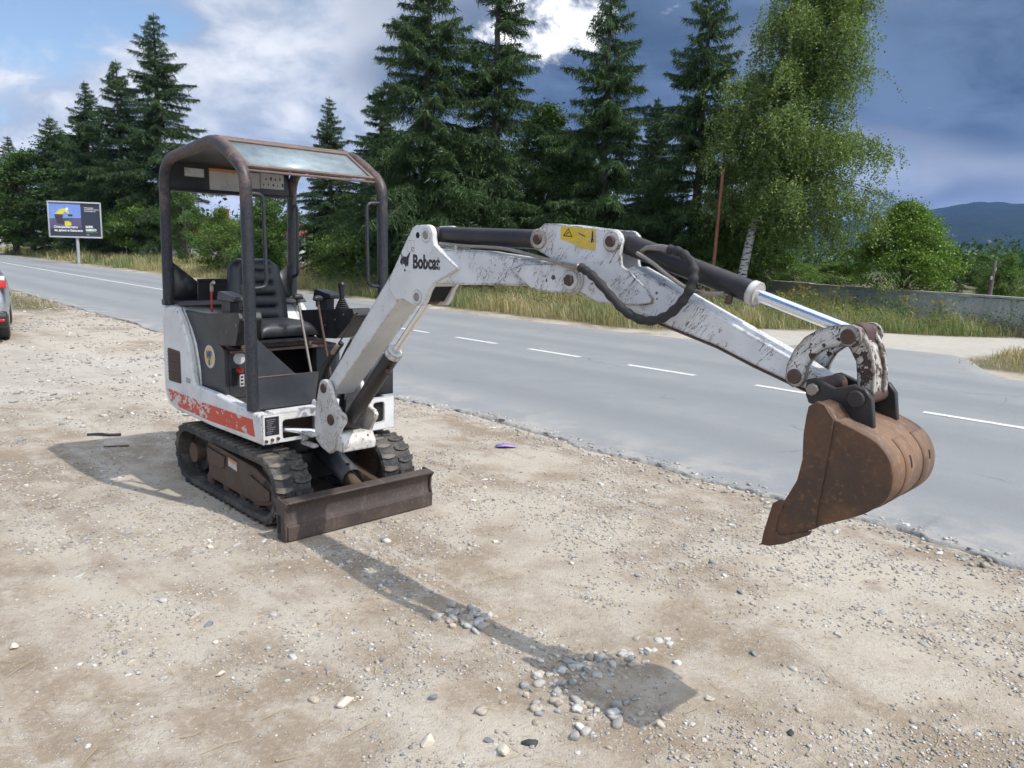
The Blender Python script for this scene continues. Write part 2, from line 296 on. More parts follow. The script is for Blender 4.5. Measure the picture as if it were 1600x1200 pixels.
def f_hill(t):
    p = t.pos(); n = t.noise(p, .011, 6, .65); n2 = t.noise(p, .05, 4, .7)
    return pbsdf(t, t.mix(t.mapr(t.math('ADD', n, t.math('MULTIPLY', n2, .4)), .5, .85), (.008, .019, .016), (.018, .032, .022)), .95, bump=t.bump(n2, 1, 8), spec=.1)
mat('forest_hill', f_hill)
# ------------------------------------------------------------------ geometry helpers
class MB:
    def __init__(s): s.v = []; s.f = []
    def add(s, v, f, M=None):
        o = len(s.v); s.v += [tuple(M @ Vector(p)) if M else tuple(p) for p in v]; s.f += [tuple(i + o for i in q) for q in f]; return s
    def prism(s, poly, y0, y1, M=None):             # polygon in x,z swept along y
        n = len(poly); v = [(x, y0, z) for x, z in poly] + [(x, y1, z) for x, z in poly]
        f = [tuple(range(n)), tuple(range(2 * n - 1, n - 1, -1))] + [(i, i + n, (i + 1) % n + n, (i + 1) % n) for i in range(n)]
        return s.add(v, f, M)
    def plate(s, poly, z0, z1, M=None):             # polygon in x,y swept along z
        n = len(poly); v = [(x, y, z0) for x, y in poly] + [(x, y, z1) for x, y in poly]
        f = [tuple(range(n)), tuple(range(2 * n - 1, n - 1, -1))] + [(i, i + n, (i + 1) % n + n, (i + 1) % n) for i in range(n)]
        return s.add(v, f, M)
    def box(s, x0, x1, y0, y1, z0, z1, M=None): return s.prism([(x0, z0), (x1, z0), (x1, z1), (x0, z1)], y0, y1, M)
    def tube(s, pts, r, seg=12, cap=True, M=None):
        pts = [Vector(p) for p in pts]; n = len(pts); rs = r if hasattr(r, '__len__') else [r] * n
        tan = [(pts[min(i + 1, n - 1)] - pts[max(i - 1, 0)]).normalized() for i in range(n)]
        a = tan[0].orthogonal().normalized(); v = []; f = []
        for i in range(n):
            a = (a - tan[i] * a.dot(tan[i])).normalized(); b = tan[i].cross(a)
            v += [pts[i] + (a * math.cos(2 * math.pi * k / seg) + b * math.sin(2 * math.pi * k / seg)) * rs[i] for k in range(seg)]
        for i in range(n - 1):
            for k in range(seg): f.append((i * seg + k, i * seg + (k + 1) % seg, (i + 1) * seg + (k + 1) % seg, (i + 1) * seg + k))
        if cap: f.append(tuple(range(seg - 1, -1, -1))); f.append(tuple(range((n - 1) * seg, n * seg)))
        return s.add(v, f, M)
    def cyl(s, p0, p1, r, seg=24, ch=.003, M=None):
        p0, p1 = Vector(p0), Vector(p1); d = (p1 - p0).normalized() * ch
        return s.tube([p0, p0 + d, p1 - d, p1], [r - ch, r, r, r - ch], seg, True, M)
    def disc(s, c, nrm, r, th=.002, seg=24, sy=1., M=None):
        c = Vector(c); n = Vector(nrm).normalized(); return s.cyl(c - n * th * .2, c + n * th, r, seg, th * .2, M)
    def ball(s, c, r, seg=16, rings=10, M=None):
        rx, ry, rz = r if hasattr(r, '__len__') else (r, r, r); v = [(c[0], c[1], c[2] + rz)]; f = []
        for i in range(1, rings):
            t = math.pi * i / rings
            v += [(c[0] + rx * math.sin(t) * math.cos(2 * math.pi * k / seg), c[1] + ry * math.sin(t) * math.sin(2 * math.pi * k / seg), c[2] + rz * math.cos(t)) for k in range(seg)]
        v.append((c[0], c[1], c[2] - rz))
        for k in range(seg): f.append((0, 1 + k, 1 + (k + 1) % seg)); f.append((len(v) - 1, 1 + (rings - 2) * seg + (k + 1) % seg, 1 + (rings - 2) * seg + k))
        for i in range(rings - 2):
            for k in range(seg): f.append((1 + i * seg + k, 1 + (i + 1) * seg + k, 1 + (i + 1) * seg + (k + 1) % seg, 1 + i * seg + (k + 1) % seg))
        return s.add(v, f, M)
def fil(pts, r, n=6):                                # round the corners of a path
    pts = [Vector(p) for p in pts]; out = [pts[0]]
    for i in range(1, len(pts) - 1):
        a, b, c = pts[i - 1], pts[i], pts[i + 1]; k = min(r, (a - b).length * .48, (c - b).length * .48)
        p, q = b + (a - b).normalized() * k, b + (c - b).normalized() * k
        for j in range(n + 1): t = j / n; out.append(p * (1 - t) ** 2 + b * 2 * t * (1 - t) + q * t * t)
    return out + [pts[-1]]
def smooth_path(pts, n=8):                           # Catmull-Rom
    P = [Vector(p) for p in pts]; P = [P[0] * 2 - P[1]] + P + [P[-1] * 2 - P[-2]]; out = []
    for i in range(1, len(P) - 2):
        for j in range(n):
            t = j / n; a, b, c, d_ = P[i - 1], P[i], P[i + 1], P[i + 2]
            out.append(.5 * ((2 * b) + (c - a) * t + (2 * a - 5 * b + 4 * c - d_) * t * t + (3 * b - a - 3 * c + d_) * t ** 3))
    return out + [P[-2]]
def round_poly(pts, r=.02, n=4, rs=None):
    out = []; m = len(pts)
    for i in range(m):
        a, b, c = Vector(pts[i - 1]), Vector(pts[i]), Vector(pts[(i + 1) % m]); rr = rs[i] if rs else r
        k = min(rr, (a - b).length * .48, (c - b).length * .48)
        if k < 1e-5: out.append(tuple(b)); continue
        p, q = b + (a - b).normalized() * k, b + (c - b).normalized() * k
        for j in range(n + 1): t = j / n; out.append(tuple(p * (1 - t) ** 2 + b * 2 * t * (1 - t) + q * t * t))
    return out
def arc(cx, cz, r, a0, a1, n=8): return [(cx + r * math.cos(R(a0 + (a1 - a0) * i / n)), cz + r * math.sin(R(a0 + (a1 - a0) * i / n))) for i in range(n + 1)]
def to_mesh(name, mb, angle=35, recalc=True):
    me = bpy.data.meshes.new(name); me.from_pydata(mb.v, [], mb.f)
    if recalc:
        bm_ = bmesh.new(); bm_.from_mesh(me); bmesh.ops.recalc_face_normals(bm_, faces=bm_.faces); bm_.to_mesh(me); bm_.free()
    me.polygons.foreach_set('use_smooth', [True] * len(me.polygons)); me.set_sharp_from_angle(angle=R(angle)); me.update(); return me
def link(name, me, m=None, parent=None):
    o = bpy.data.objects.new(name, me); col.objects.link(o)
    if m is not None and me is not None and not me.materials: me.materials.append(MATS[m])
    if parent is not None: o.parent = parent
    return o
def part(name, mb, m, parent=None, bevel=0., seg=2, angle=35, label=None):
    o = link(name, to_mesh(name, mb, angle), m, parent)
    if bevel:
        b = o.modifiers.new('bevel', 'BEVEL'); b.width = bevel; b.segments = seg; b.limit_method = 'ANGLE'; b.angle_limit = R(40); b.harden_normals = False
    if label: o['label'] = label
    return o
def tag(o, label, cat, group=None):
    o['label'] = label; o['category'] = cat
    if group: o['group'] = group
    return o
def thing(name, label, cat, loc=(0, 0, 0), rz=0, group=None):
    o = bpy.data.objects.new(name, None); col.objects.link(o); o.location = loc; o.rotation_euler = (0, 0, rz); o.empty_display_size = .2
    return tag(o, label, cat, group)
def np_mesh(name, V, F, C=None, smooth=False):       # triangles or quads with a point colour
    me = bpy.data.meshes.new(name); V = np.asarray(V, np.float32); F = np.asarray(F, np.int32); k = F.shape[1]
    me.vertices.add(len(V)); me.vertices.foreach_set('co', V.ravel()); me.loops.add(F.size); me.loops.foreach_set('vertex_index', F.ravel())
    me.polygons.add(len(F)); me.polygons.foreach_set('loop_start', np.arange(0, F.size, k, dtype=np.int32))
    if smooth: me.polygons.foreach_set('use_smooth', np.ones(len(F), bool))
    if C is not None:
        a = me.attributes.new('col', 'FLOAT_COLOR', 'POINT'); c4 = np.ones((len(V), 4), np.float32); c4[:, :3] = C; a.data.foreach_set('color', c4.ravel())
    me.update(calc_edges=True); me.validate(); return me
def text_mb(s, size, M, bold=.0, th=.0012, align='LEFT', sx=1., shear=0.):
    c = bpy.data.curves.new('t', 'FONT'); c.body = s; c.size = size; c.offset = bold; c.align_x = align; c.extrude = th / 2; c.shear = shear; c.resolution_u = 3
    o = bpy.data.objects.new('t', c); col.objects.link(o); dg = bpy.context.evaluated_depsgraph_get(); dg.update()
    me = bpy.data.meshes.new_from_object(o.evaluated_get(dg)); mb = MB()
    mb.add([(v.co.x * sx, v.co.y, v.co.z) for v in me.vertices], [tuple(p.vertices) for p in me.polygons], M)
    bpy.data.objects.remove(o); bpy.data.curves.remove(c); bpy.data.meshes.remove(me); return mb
def frame_m(o, X, Y):
    X, Y = Vector(X), Vector(Y); Z = X.cross(Y); return Matrix(((X.x, Y.x, Z.x, o[0]), (X.y, Y.y, Z.y, o[1]), (X.z, Y.z, Z.z, o[2]), (0, 0, 0, 1)))
# value noise for terrain and scatter
def _h(ix, iy, s): v = (ix.astype(np.int64) * 374761393 + iy.astype(np.int64) * 668265263 + s * 974711) & 0x7fffffff; v = ((v ^ (v >> 13)) * 1274126177) & 0x7fffffff; return ((v ^ (v >> 16)) & 0xffff) / 65535.
def vnoise(x, y, sc, seed=0, oc=3):
    x = np.asarray(x, float) * sc; y = np.asarray(y, float) * sc; out = 0; amp = 1; tot = 0
    for o in range(oc):
        ix, iy = np.floor(x), np.floor(y); fx, fy = x - ix, y - iy; fx = fx * fx * (3 - 2 * fx); fy = fy * fy * (3 - 2 * fy)
        a, b, c, d_ = _h(ix, iy, seed + o), _h(ix + 1, iy, seed + o), _h(ix, iy + 1, seed + o), _h(ix + 1, iy + 1, seed + o)
        out = out + amp * (a + (b - a) * fx + (c - a) * fy + (a - b - c + d_) * fx * fy); tot += amp; amp *= .5; x = x * 2.03; y = y * 2.03
    return out / tot

# ------------------------------------------------------------------ the setting: ground, road
UX, UY, NX, NY = -.6756, .7373, .7373, .6756          # along the road, across the road
def st(x, y): return UX * x + UY * y, NX * x + NY * y
def xy(s, t): return UX * s + NX * t, UY * s + NY * t
def bend(s): return .00028 * np.maximum(s, 0) ** 2
T_NEAR, T_MID, T_FAR = 4.68, 8.76, 12.35
def sm(v, a, b): t = np.clip((v - a) / (b - a), 0, 1); return t * t * (3 - 2 * t)
def height(x, y):
    x = np.asarray(x, float); y = np.asarray(y, float); s, t = st(x, y); t = t - bend(s); dist = np.hypot(x, y)
    near = (vnoise(x, y, .9, 3, 4) - .5) * .05 + (vnoise(x, y, 6, 9, 3) - .5) * .012 + (vnoise(s * .25, t * 2.2, 1, 21, 3) - .5) * .03
    mx_, my_ = x + 1.44, y - 5.0; flat = sm(np.hypot(mx_, my_), .9, 1.9)
    near = near * (.12 + .88 * flat) * (1 - sm(dist, 12, 40) * .5)
    z = near - .004
    z = z * (1 - .6 * sm(t, T_NEAR - .5, T_NEAR)) - .09 * sm(t, T_NEAR + .02, T_NEAR + .45) * (1 - sm(t, T_FAR - .25, T_FAR + .1))
    z = z + .12 * sm(t, 13.4, 16) * sm(s, 8, 14)
    z = z - .22 * sm(t, 15.5, 23) * (1 - sm(s, 8, 16)) * sm(dist, 12, 20)
    return z
def zones(x, y):
    s, t = st(x, y); t = t - bend(s); nz = (vnoise(x, y, .8, 5, 3) - .5) * 1.4
    verge = sm(t + nz * .5, 13.0, 13.6)
    sb = 9.0 + (16.2 - t) * .52
    side = (1 - sm(s + nz * .6, sb - .3, sb + .5)) * (1 - sm(t, 30, 32))                     # dirt side road
    island = (1 - sm(s + nz * .4, 4.0, 4.6)) * sm(t + nz * .3, 13.0, 13.7)
    soil = np.maximum(verge * (1 - side), island * verge)
    nearv = sm(s + nz, 19, 21) * sm(t, 3.0 - (s - 20) * .12, 3.6 - (s - 20) * .12) * (1 - sm(t, 4.4, 4.7))
    soil = np.maximum(soil, nearv); soil = np.maximum(soil, sm(t, -14, -17))
    far = sm(np.hypot(x, y), 60, 90) * sm(np.abs(t - 8), 9, 14)
    pale = np.maximum(side * verge * (1 - soil), .75 * sm(s, 6, 11) * (1 - sm(t, 3.6, 4.6)) * sm(vnoise(x, y, .5, 17, 3), .35, .6))
    return soil, far, pale
def axis(lo, hi, step, far, grow=1.13):
    a = list(np.arange(lo, hi, step)); k = step; v = hi
    while v < far: a.append(v); v += k; k *= grow
    a.append(far); k = step; v = lo - step; pre = []
    while v > -far: pre.append(v); v -= k; k *= grow
    return np.array([-far] + pre[::-1] + a)
gx = axis(-4.2, 4.2, .045, 9000, 1.05); gy = axis(1.6, 7.4, .045, 9000, 1.05)
GX, GY = np.meshgrid(gx, gy); GZ = height(GX, GY); so, fa, pa = zones(GX, GY)
nx_, ny_ = len(gx), len(gy); idx = np.arange(nx_ * ny_).reshape(ny_, nx_)
Fq = np.stack([idx[:-1, :-1], idx[:-1, 1:], idx[1:, 1:], idx[1:, :-1]], -1).reshape(-1, 4)
gme = np_mesh('ground', np.stack([GX, GY, GZ], -1).reshape(-1, 3), Fq, np.stack([so, fa, pa], -1).reshape(-1, 3), True)
ground = link('ground', gme, 'dirt'); ground['kind'] = 'structure'
# asphalt: a slab with a broken near edge
sv = np.concatenate([np.arange(-14, -3, .06), np.arange(-3, 11, .018), np.arange(11, 26, .06), np.arange(26, 60, .5), np.arange(60, 420, 6)])
def edge_near(s): return T_NEAR + (vnoise(s, s * 0, .55, 31, 3) - .5) * .34 + (vnoise(s, s * 0 + 5, 3.5, 33, 4) - .5) * .20
def edge_far(s): return T_FAR + (vnoise(s, s * 0, .5, 41, 3) - .5) * .25 + .25 * np.exp(-((s - 7) / 3.) ** 2) + 2.2 * sm(s, 7.6, 6.4) * sm(s, 3.2, 4.8)
ROADZ = .020
rows = []; rc = []
en, ef = edge_near(sv), edge_far(sv); b = bend(sv)
for k, (fr_, dz_) in enumerate([(-1, -.10), (-.6, -.02), (-.25, .6), (0, .95), (.5, 1.), (1.2, 1.)]):
    t_ = en + b + fr_ * .055 + (vnoise(sv, sv * 0 + k, 8, 51 + k, 3) - .5) * .06 + (vnoise(sv, sv * 0 + k * 3, 24, 71 + k, 2) - .5) * (.03 if k < 5 else 0); x_, y_ = xy(sv, t_); z_ = -.05 + (ROADZ + .05) * max(dz_, 0) + (vnoise(sv, sv * 0 + k, 9, 61 + k, 3) - .5) * ((.02, .028, .026, .018, .006, 0)[k]) + (vnoise(sv, sv * 0 + k * 3, 26, 81 + k, 2) - .5) * ((.0, .012, .012, .008, .003, 0)[k]) + (-.06 if dz_ < 0 else 0)
    rows.append(np.stack([x_, y_, z_], -1)); rc.append([.9, .9, .95, .9, .5, 0][k] * np.ones(len(sv)))
for q in np.linspace(.06, 1, 14):
    t_ = en + b + .12 + (ef - en - .12) * q; x_, y_ = xy(sv, t_); rows.append(np.stack([x_, y_, np.full(len(sv), ROADZ)], -1)); rc.append(np.full(len(sv), .45 if q > .999 else .1 if q > .92 else 0))
t_ = ef + b + .25; x_, y_ = xy(sv, t_); rows.append(np.stack([x_, y_, np.full(len(sv), -.08)], -1)); rc.append(np.full(len(sv), .6))
V = np.stack(rows, 0); m_, n_ = V.shape[:2]; idx = np.arange(m_ * n_).reshape(m_, n_)
Fq = np.stack([idx[:-1, :-1], idx[1:, :-1], idx[1:, 1:], idx[:-1, 1:]], -1).reshape(-1, 4); rcol = np.repeat(np.concatenate(rc)[:, None], 3, 1)
road = link('road', np_mesh('road', V.reshape(-1, 3), Fq, rcol, True), 'asphalt'); road['kind'] = 'structure'
def marking(name, s0, s1, n, wd=.11):
    ss = np.linspace(s0, s1, n); mb = MB(); v = []; f = []
    for i, s_ in enumerate(ss):
        for q in (-.5, .5): x_, y_ = xy(s_, T_MID + float(bend(s_)) + q * wd); v.append((x_, y_, ROADZ + .004))
        if i: f.append((2 * i - 2, 2 * i - 1, 2 * i + 1, 2 * i))
    return link(name, to_mesh(name, mb.add(v, f), recalc=False), 'road_paint', road)
for s0 in (11.15, 9.2, 7.1, 5.05, 3.05, 1.0, -1.0): marking('lane_dash', s0, s0 - 1.15, 4)
marking('lane_dash', 12.95, 12.0, 4); marking('lane_line', 14.2, 400, 120)
# ------------------------------------------------------------------ mini excavator
HY, TY_, BY_ = -44.7, -45.8, -45.3
exc = thing('mini_excavator', 'worn white mini excavator with dark open canopy and rusty bucket parked on the gravel', 'excavator', (-1.442, 4.995, 0), R(HY))
def xp(name, mb, m, fr='H', parent=None, **kw):
    o = part(name, mb, m, parent or exc, **kw)
    if parent is None:
        if fr == 'T': o.rotation_euler = (0, 0, R(TY_ - HY))
        if fr == 'B': o.location = (.62, -.06, 0); o.rotation_euler = (0, 0, R(BY_ - HY))
    return o
# --- tracks
CX0, CX1, CZ, RB = -.55, .50, .206, .196
per = 2 * (CX1 - CX0) + 2 * math.pi * RB
def on_belt(d, r):                                    # position and angle on the stadium path, starting at bottom rear
    L_ = CX1 - CX0; d = d % per
    if d < L_: return (CX0 + d, CZ - r), 0.
    d -= L_
    if d < math.pi * RB: a = d / RB; return (CX1 + r * math.sin(a), CZ - r * math.cos(a)), a
    d -= math.pi * RB
    if d < L_: return (CX1 - d, CZ + r), math.pi
    d -= L_; a = d / RB; return (CX0 - r * math.sin(a), CZ + r * math.cos(a)), math.pi + a
lug_me = []
for sgn in (1, -1):                                   # chevron block, local x along the belt, y across, z outwards
    mb = MB(); yy = [0, .030, .070, .108]; off = [.0, .009, .009, -.002]; wd = [.013, .017, .019, .017]
    v = []; f = []
    for y_, o_, w_ in zip(yy, off, wd):
        for xx, zz_ in ((o_ - w_, -.004), (o_ - w_ * .80, .010), (o_ + w_ * .80, .010), (o_ + w_, -.004)): v.append((xx, y_ * sgn, zz_))
    for i in range(3):
        for k in range(3): f.append((i * 4 + k, i * 4 + k + 1, i * 4 + 5 + k, i * 4 + 4 + k))
    f += [(0, 1, 2, 3), (15, 14, 13, 12)]
    me = to_mesh('tread_lug', mb.add(v, f), 22); me.materials.append(MATS['rubber_lug']); lug_me.append(me)
for side in (-1, 1):
    yc = side * .362; mb = MB(); n = 120; prof = [(-.110, RB - .042), (-.115, RB - .014), (-.106, RB), (.106, RB), (.115, RB - .014), (.110, RB - .042)]
    v = []; f = []
    for i in range(n):
        for y_, r_ in prof: (x_, z_), a = on_belt(per * i / n, r_); v.append((x_, yc + y_, z_))
    for i in range(n):
        for k in range(6): j = (i + 1) % n; f.append((i * 6 + k, i * 6 + (k + 1) % 6, j * 6 + (k + 1) % 6, j * 6 + k))
    belt = xp('rubber_track', mb.add(v, f), 'rubber', 'T', label='dusty black rubber track on the ' + ('camera' if side < 0 else 'road') + ' side')
    NL = 44
    for i in range(NL):
        for k, sg in enumerate((1, -1)):
            (x_, z_), a = on_belt(per * (i + .5 * k) / NL, RB); o = bpy.data.objects.new('tread_lug', lug_me[k]); col.objects.link(o); o.parent = belt
            o.location = (x_, yc + sg * .004, z_); o.rotation_euler = (0, math.pi - a if True else 0, 0)
    fr_ = MB(); yo = yc + side * .070; yi = yc - side * .05
    fr_.prism([(-.31, .095), (.40, .078), (.54, .11), (.61, .17), (.58, .235), (.36, .30), (-.31, .335)], min(yo, yi), max(yo, yi)); fo = xp('track_frame', fr_, 'frame_rust', 'T', bevel=.006)
    cover = MB().prism([(-.30, .30), (-.04, .285), (-.05, .215), (-.09, .20), (-.30, .205)], yo + side * .001, yo + side * .012); xp('access_cover', cover, 'frame_rust', parent=fo, bevel=.003)
    cap = MB().prism([(.26, .12), (.44, .11), (.55, .145), (.55, .20), (.30, .245)], yo + side * .001, yo + side * .010); xp('cover_plate', cap, 'frame_rust', parent=fo, bevel=.003)
    st_ = MB().prism([(.00, .275), (.12, .265), (.12, .225), (.00, .235)], yo + side * .001, yo + side * .0035); xp('sticker', st_, 'paper_white', parent=fo)
    st_ = MB().prism([(.0, .29), (.12, .28), (.12, .267), (.0, .277)], yo + side * .001, yo + side * .0035); xp('sticker', st_, 'orange_sticker', parent=fo)
    wl = MB().cyl((CX0, yc - side * .085, CZ), (CX0, yc + side * .015, CZ), .130, 40); dsp = xp('drive_sprocket', wl, 'black_paint', 'T'); xp('sprocket_hub', MB().cyl((CX0, yc, CZ), (CX0, yc + side * .070, CZ), .068, 32), 'frame_rust', parent=dsp)
    wl = MB().cyl((CX1, yc - .04, CZ), (CX1, yc + .04, CZ), .15, 40).cyl((CX1, yc - .07, CZ), (CX1, yc + .07, CZ), .05, 24); xp('front_idler', wl, 'frame_rust', 'T')
    for q in (-.32, -.08, .16, .34): xp('track_roller', MB().cyl((q, yc - .06, .078), (q, yc + .06, .078), .042, 24), 'frame_rust', 'T')
    for k in range(11): (x_, z_) = (-.45 + k * .085, .045); xp('drive_lug', MB().box(x_ - .012, x_ + .012, yc - .06, yc + .085, .04, .062), 'rubber', parent=belt, bevel=.004)
uc = MB().box(-.42, .36, -.26, .26, .17, .33).cyl((0, 0, .30), (0, 0, .47), .30, 40); xp('undercarriage', uc, 'black_paint', 'T', bevel=.01)
# --- dozer blade
fp = [(.835, .0), (.842, .02), (.838, .09)] ; fp = [(.846, .0), (.852, .07), (.838, .09), (.826, .13), (.830, .18), (.850, .205), (.868, .214), (.868, .226), (.82, .232), (.782, .226), (.782, .19), (.806, .17), (.806, .03), (.82, .0)]
bl = xp('dozer_blade', MB().prism(fp, -.492, .492), 'blade_rust', 'T', bevel=.004)
xp('cutting_edge', MB().prism([(.848, .002), (.858, .004), (.860, .082), (.846, .088)], -.490, .490), 'blade_rust', parent=bl, bevel=.002)
for s_ in (-1, 1):
    ep = MB().prism([(.76, .0), (.852, .0), (.856, .08), (.842, .12), (.846, .18), (.872, .222), (.765, .236), (.75, .2)], s_ * .493, s_ * .506); e = xp('end_plate', ep, 'blade_rust', parent=bl, bevel=.003)
    xp('stiffener_shade', MB().box(.772, .80, s_ * .5065, s_ * .5085, .04, .14), 'opening_shade', parent=bl)  # near-black patch painting the shade of an opening
    xp('blade_arm', MB().tube([(.34, s_ * .215, .20), (.60, s_ * .23, .15), (.80, s_ * .25, .10)], .042, 8), 'frame_rust', 'T')
xp('blade_cylinder', MB().cyl((.25, .03, .36), (.78, .05, .14), .042, 24), 'frame_rust', 'T')
gd = MB(); a_ = Vector((.36, .035, .335)); d_ = (Vector((.66, .045, .21)) - a_); pts = []
for k in range(9):
    an = R(200 - 27.5 * k); pts.append((math.cos(an) * .075, math.sin(an) * .06 + .005))
v = []; f = []
for q in (0, 1):
    for y_, z_ in pts: v.append(tuple(a_ + d_ * q + Vector((0, y_, z_)))); 
for k in range(8): f.append((k, k + 1, k + 10, k + 9))
go = xp('cylinder_guard', gd.add(v, f), 'slate_paint', 'T'); so_ = go.modifiers.new('solid', 'SOLIDIFY'); so_.thickness = .006
for q in (.15, .85): xp('bolt', MB().cyl(tuple(a_ + d_ * q + Vector((0, 0, .062))), tuple(a_ + d_ * q + Vector((0, 0, .076))), .010, 6, .001), 'pin_rust', parent=go)
# --- house
side_out = [(-.69, .485), (-.78, .505), (-.84, .555), (-.864, .625), (-.855, .9), (-.832, 1.178), (-.62, 1.184), (-.52, 1.08), (-.45, .955), (-.405, .80), (-.385, .697), (-.10, .688), (.39, .648), (.512, .640), (.512, .472), (-.15, .468)]
rear_out = side_out[:11] + [(-.385, .47)]
ho = xp('house_body', MB().prism(side_out, -.472, -.425).prism([(-.385, .55), (-.385, .690), (-.10, .681), (.39, .641), (.505, .633), (.505, .48)], -.4249, -.39), 'white_paint', bevel=.014, seg=3)
xp('rear_body', MB().prism([(x, z) for x, z in rear_out], -.424, .374), 'white_paint', parent=ho, bevel=.012)
xp('far_side_body', MB().prism(side_out[:11] + [(.0, .66), (.30, .65), (.30, .47)], .375, .472), 'white_paint', parent=ho, bevel=.014, seg=3)
xp('deck', MB().box(-.38, .385, -.389, .40, .56, .648), 'slate_paint', parent=ho, bevel=.004)
hood = MB().prism([(-.80, 1.187), (-.80, 1.215), (-.56, 1.222), (-.52, 1.195)], -.44, .44); xp('engine_hood', hood, 'black_paint', parent=ho, bevel=.006)
red = MB().prism([(-.835, .618), (-.29, .604), (.405, .606), (.43, .508), (-.17, .500), (-.70, .516), (-.79, .545)], -.4745, -.4722); xp('stripe', red, 'peeling_red', parent=ho, label='peeling red stripe along the lower side')
vt = MB().prism(round_poly([(-.775, .675), (-.775, .90), (-.575, .893), (-.575, .678)], .015), -.4748, -.4722); vo = xp('vent_grille', vt, 'frame_rust', parent=ho)
for k in range(9): xp('vent_slat', MB().box(-.765, -.585, -.482, -.475, .69 + k * .0225, .697 + k * .0225), 'frame_rust', parent=ho)
xp('model_number', text_mb('320', .045, frame_m((-.50, -.4726, .70), (1, 0, 0), (0, 0, 1)), .001), 'print_grey', parent=ho)
# front apron: plate facing forward with rounded window openings, the far one backed with painted shade
def ring_plate(y0, y1, z0, z1, wy0, wy1, wz0, wz1, x0, x1, rw=.02):
    mb = MB(); inner = round_poly([(wy0, wz0), (wy1, wz0), (wy1, wz1), (wy0, wz1)], rw, 4)
    n = len(inner); outer = []
    per_side = n // 4; cs = [(y0, z0), (y1, z0), (y1, z1), (y0, z1)]
    outer = [cs[i // per_side] for i in range(n)]
    v = []; f = []
    for x in (x0, x1):
        for y, z in inner: v.append((x, y, z))
        for y, z in outer: v.append((x, y, z))
    for i in range(n):
        j = (i + 1) % n
        f.append((i, j, 2 * n + j, 2 * n + i)); f.append((n + i, n + j, 3 * n + j, 3 * n + i))
        f.append((i, j, n + j, n + i)); f.append((2 * n + i, 2 * n + j, 3 * n + j, 3 * n + i))
    bm_ = bmesh.new(); vs_ = [bm_.verts.new(p) for p in v]; bmesh.ops.remove_doubles(bm_, verts=[], dist=1e-6)
    for q in f:
        try: bm_.faces.new([vs_[i] for i in q])
        except ValueError: pass
    bmesh.ops.remove_doubles(bm_, verts=bm_.verts, dist=1e-5); bmesh.ops.dissolve_degenerate(bm_, dist=1e-5, edges=bm_.edges); bm_.verts.index_update()
    r_ = MB(); r_.v = [tuple(q.co) for q in bm_.verts]; r_.f = [tuple(q.index for q in fa_.verts) for fa_ in bm_.faces]; bm_.free(); return r_
ap = xp('front_apron', ring_plate(-.468, -.02, .474, .648, -.345, -.13, .492, .605, .500, .5165), 'white_paint', parent=ho)
xp('apron_recess', MB().box(.30, .40, -.36, -.03, .475, .62), 'frame_rust', parent=ho)
xp('apron_web', MB().box(.392, .499, -.389, -.02, .622, .647), 'white_paint', parent=ho, bevel=.004)
af = xp('front_apron', ring_plate(.16, .462, .445, .655, .30, .385, .492, .625, .478, .497), 'white_paint', parent=ho)
xp('apron_recess', MB().box(.33, .477, .18, .45, .46, .64), 'opening_shade', parent=ho)  # near-black block paints the shade behind the far window
xp('data_plate', MB().box(.5168, .5185, -.455, -.368, .525, .632), 'black_ink', parent=ho)
for k in range(8): xp('plate_line', MB().box(.5188, .5193, -.446 + .004 * (k % 3), -.39 - .008 * (k % 4), .615 - k * .0115, .6185 - k * .0115), 'print_grey', parent=ho)
for k in range(3): xp('bolt', MB().cyl((.512, -.45 + k * .037, .494 + k * .004), (.528, -.45 + k * .037, .494 + k * .004), .010, 8, .002), 'pin_rust', parent=ho)
xp('swing_cylinder', MB().cyl((.40, -.34, .535), (.56, -.12, .505), .024, 20), 'chrome', parent=ho)
xp('swing_frame', MB().prism([(.30, .47), (.60, .44), (.66, .46), (.66, .52), (.52, .60), (.50, .68), (.40, .68)], -.085, .06), 'white_paint', parent=ho, bevel=.01)
xp('swing_pin', MB().cyl((.62, -.05, .40), (.62, -.05, .66), .035, 24), 'steel', parent=ho)
# cab floor, pedestal and panels
ped = xp('seat_pedestal', MB().prism([(-.384, .70), (-.384, .65), (-.04, .65), (-.04, .955), (-.10, .985), (-.30, 1.16), (-.60, 1.16), (-.50, 1.05), (-.43, .95), (-.39, .8)], -.42, -.392), 'slate_paint', bevel=.005)
xp('pedestal_side', MB().prism([(-.384, .65), (-.04, .65), (-.04, .93), (-.384, .93)], .30, .40), 'slate_paint', parent=ped, bevel=.005)
xp('pedestal_front', MB().prism([(-.10, .65), (-.04, .65), (-.04, .93), (-.10, .93)], -.391, -.10), 'slate_paint', parent=ped, bevel=.004); xp('pedestal_front', MB().prism([(-.10, .65), (-.04, .65), (-.04, .93), (-.10, .93)], .22, .299), 'slate_paint', parent=ped, bevel=.004)
xp('pedestal_lip', MB().box(-.38, -.015, -.385, .38, .932, .950).box(-.36, -.06, -.30, .30, .951, .985), 'roof_rust', parent=ped, bevel=.004)
xp('pedestal_shade', MB().box(-.37, -.33, -.38, .29, .652, .925), 'opening_shade', parent=ped)  # near-black block paints the shade in the gap under the seat
emb = xp('emblem', MB().disc((-.245, -.4205, .893), (0, -1, 0), .074, .002, 32), 'paper_white', parent=ped, label='round white and yellow emblem with blue letters')
xp('emblem_ring', MB().disc((-.247, -.4230, .894), (0, -1, 0), .059, .0012, 32), 'yellow_sticker', parent=ped)
xp('emblem_letters', text_mb('MP', .068, frame_m((-.246, -.4248, .882), (1, 0, 0), (0, 0, 1)), .003, align='CENTER', sx=.85), 'blue_ink', parent=ped)
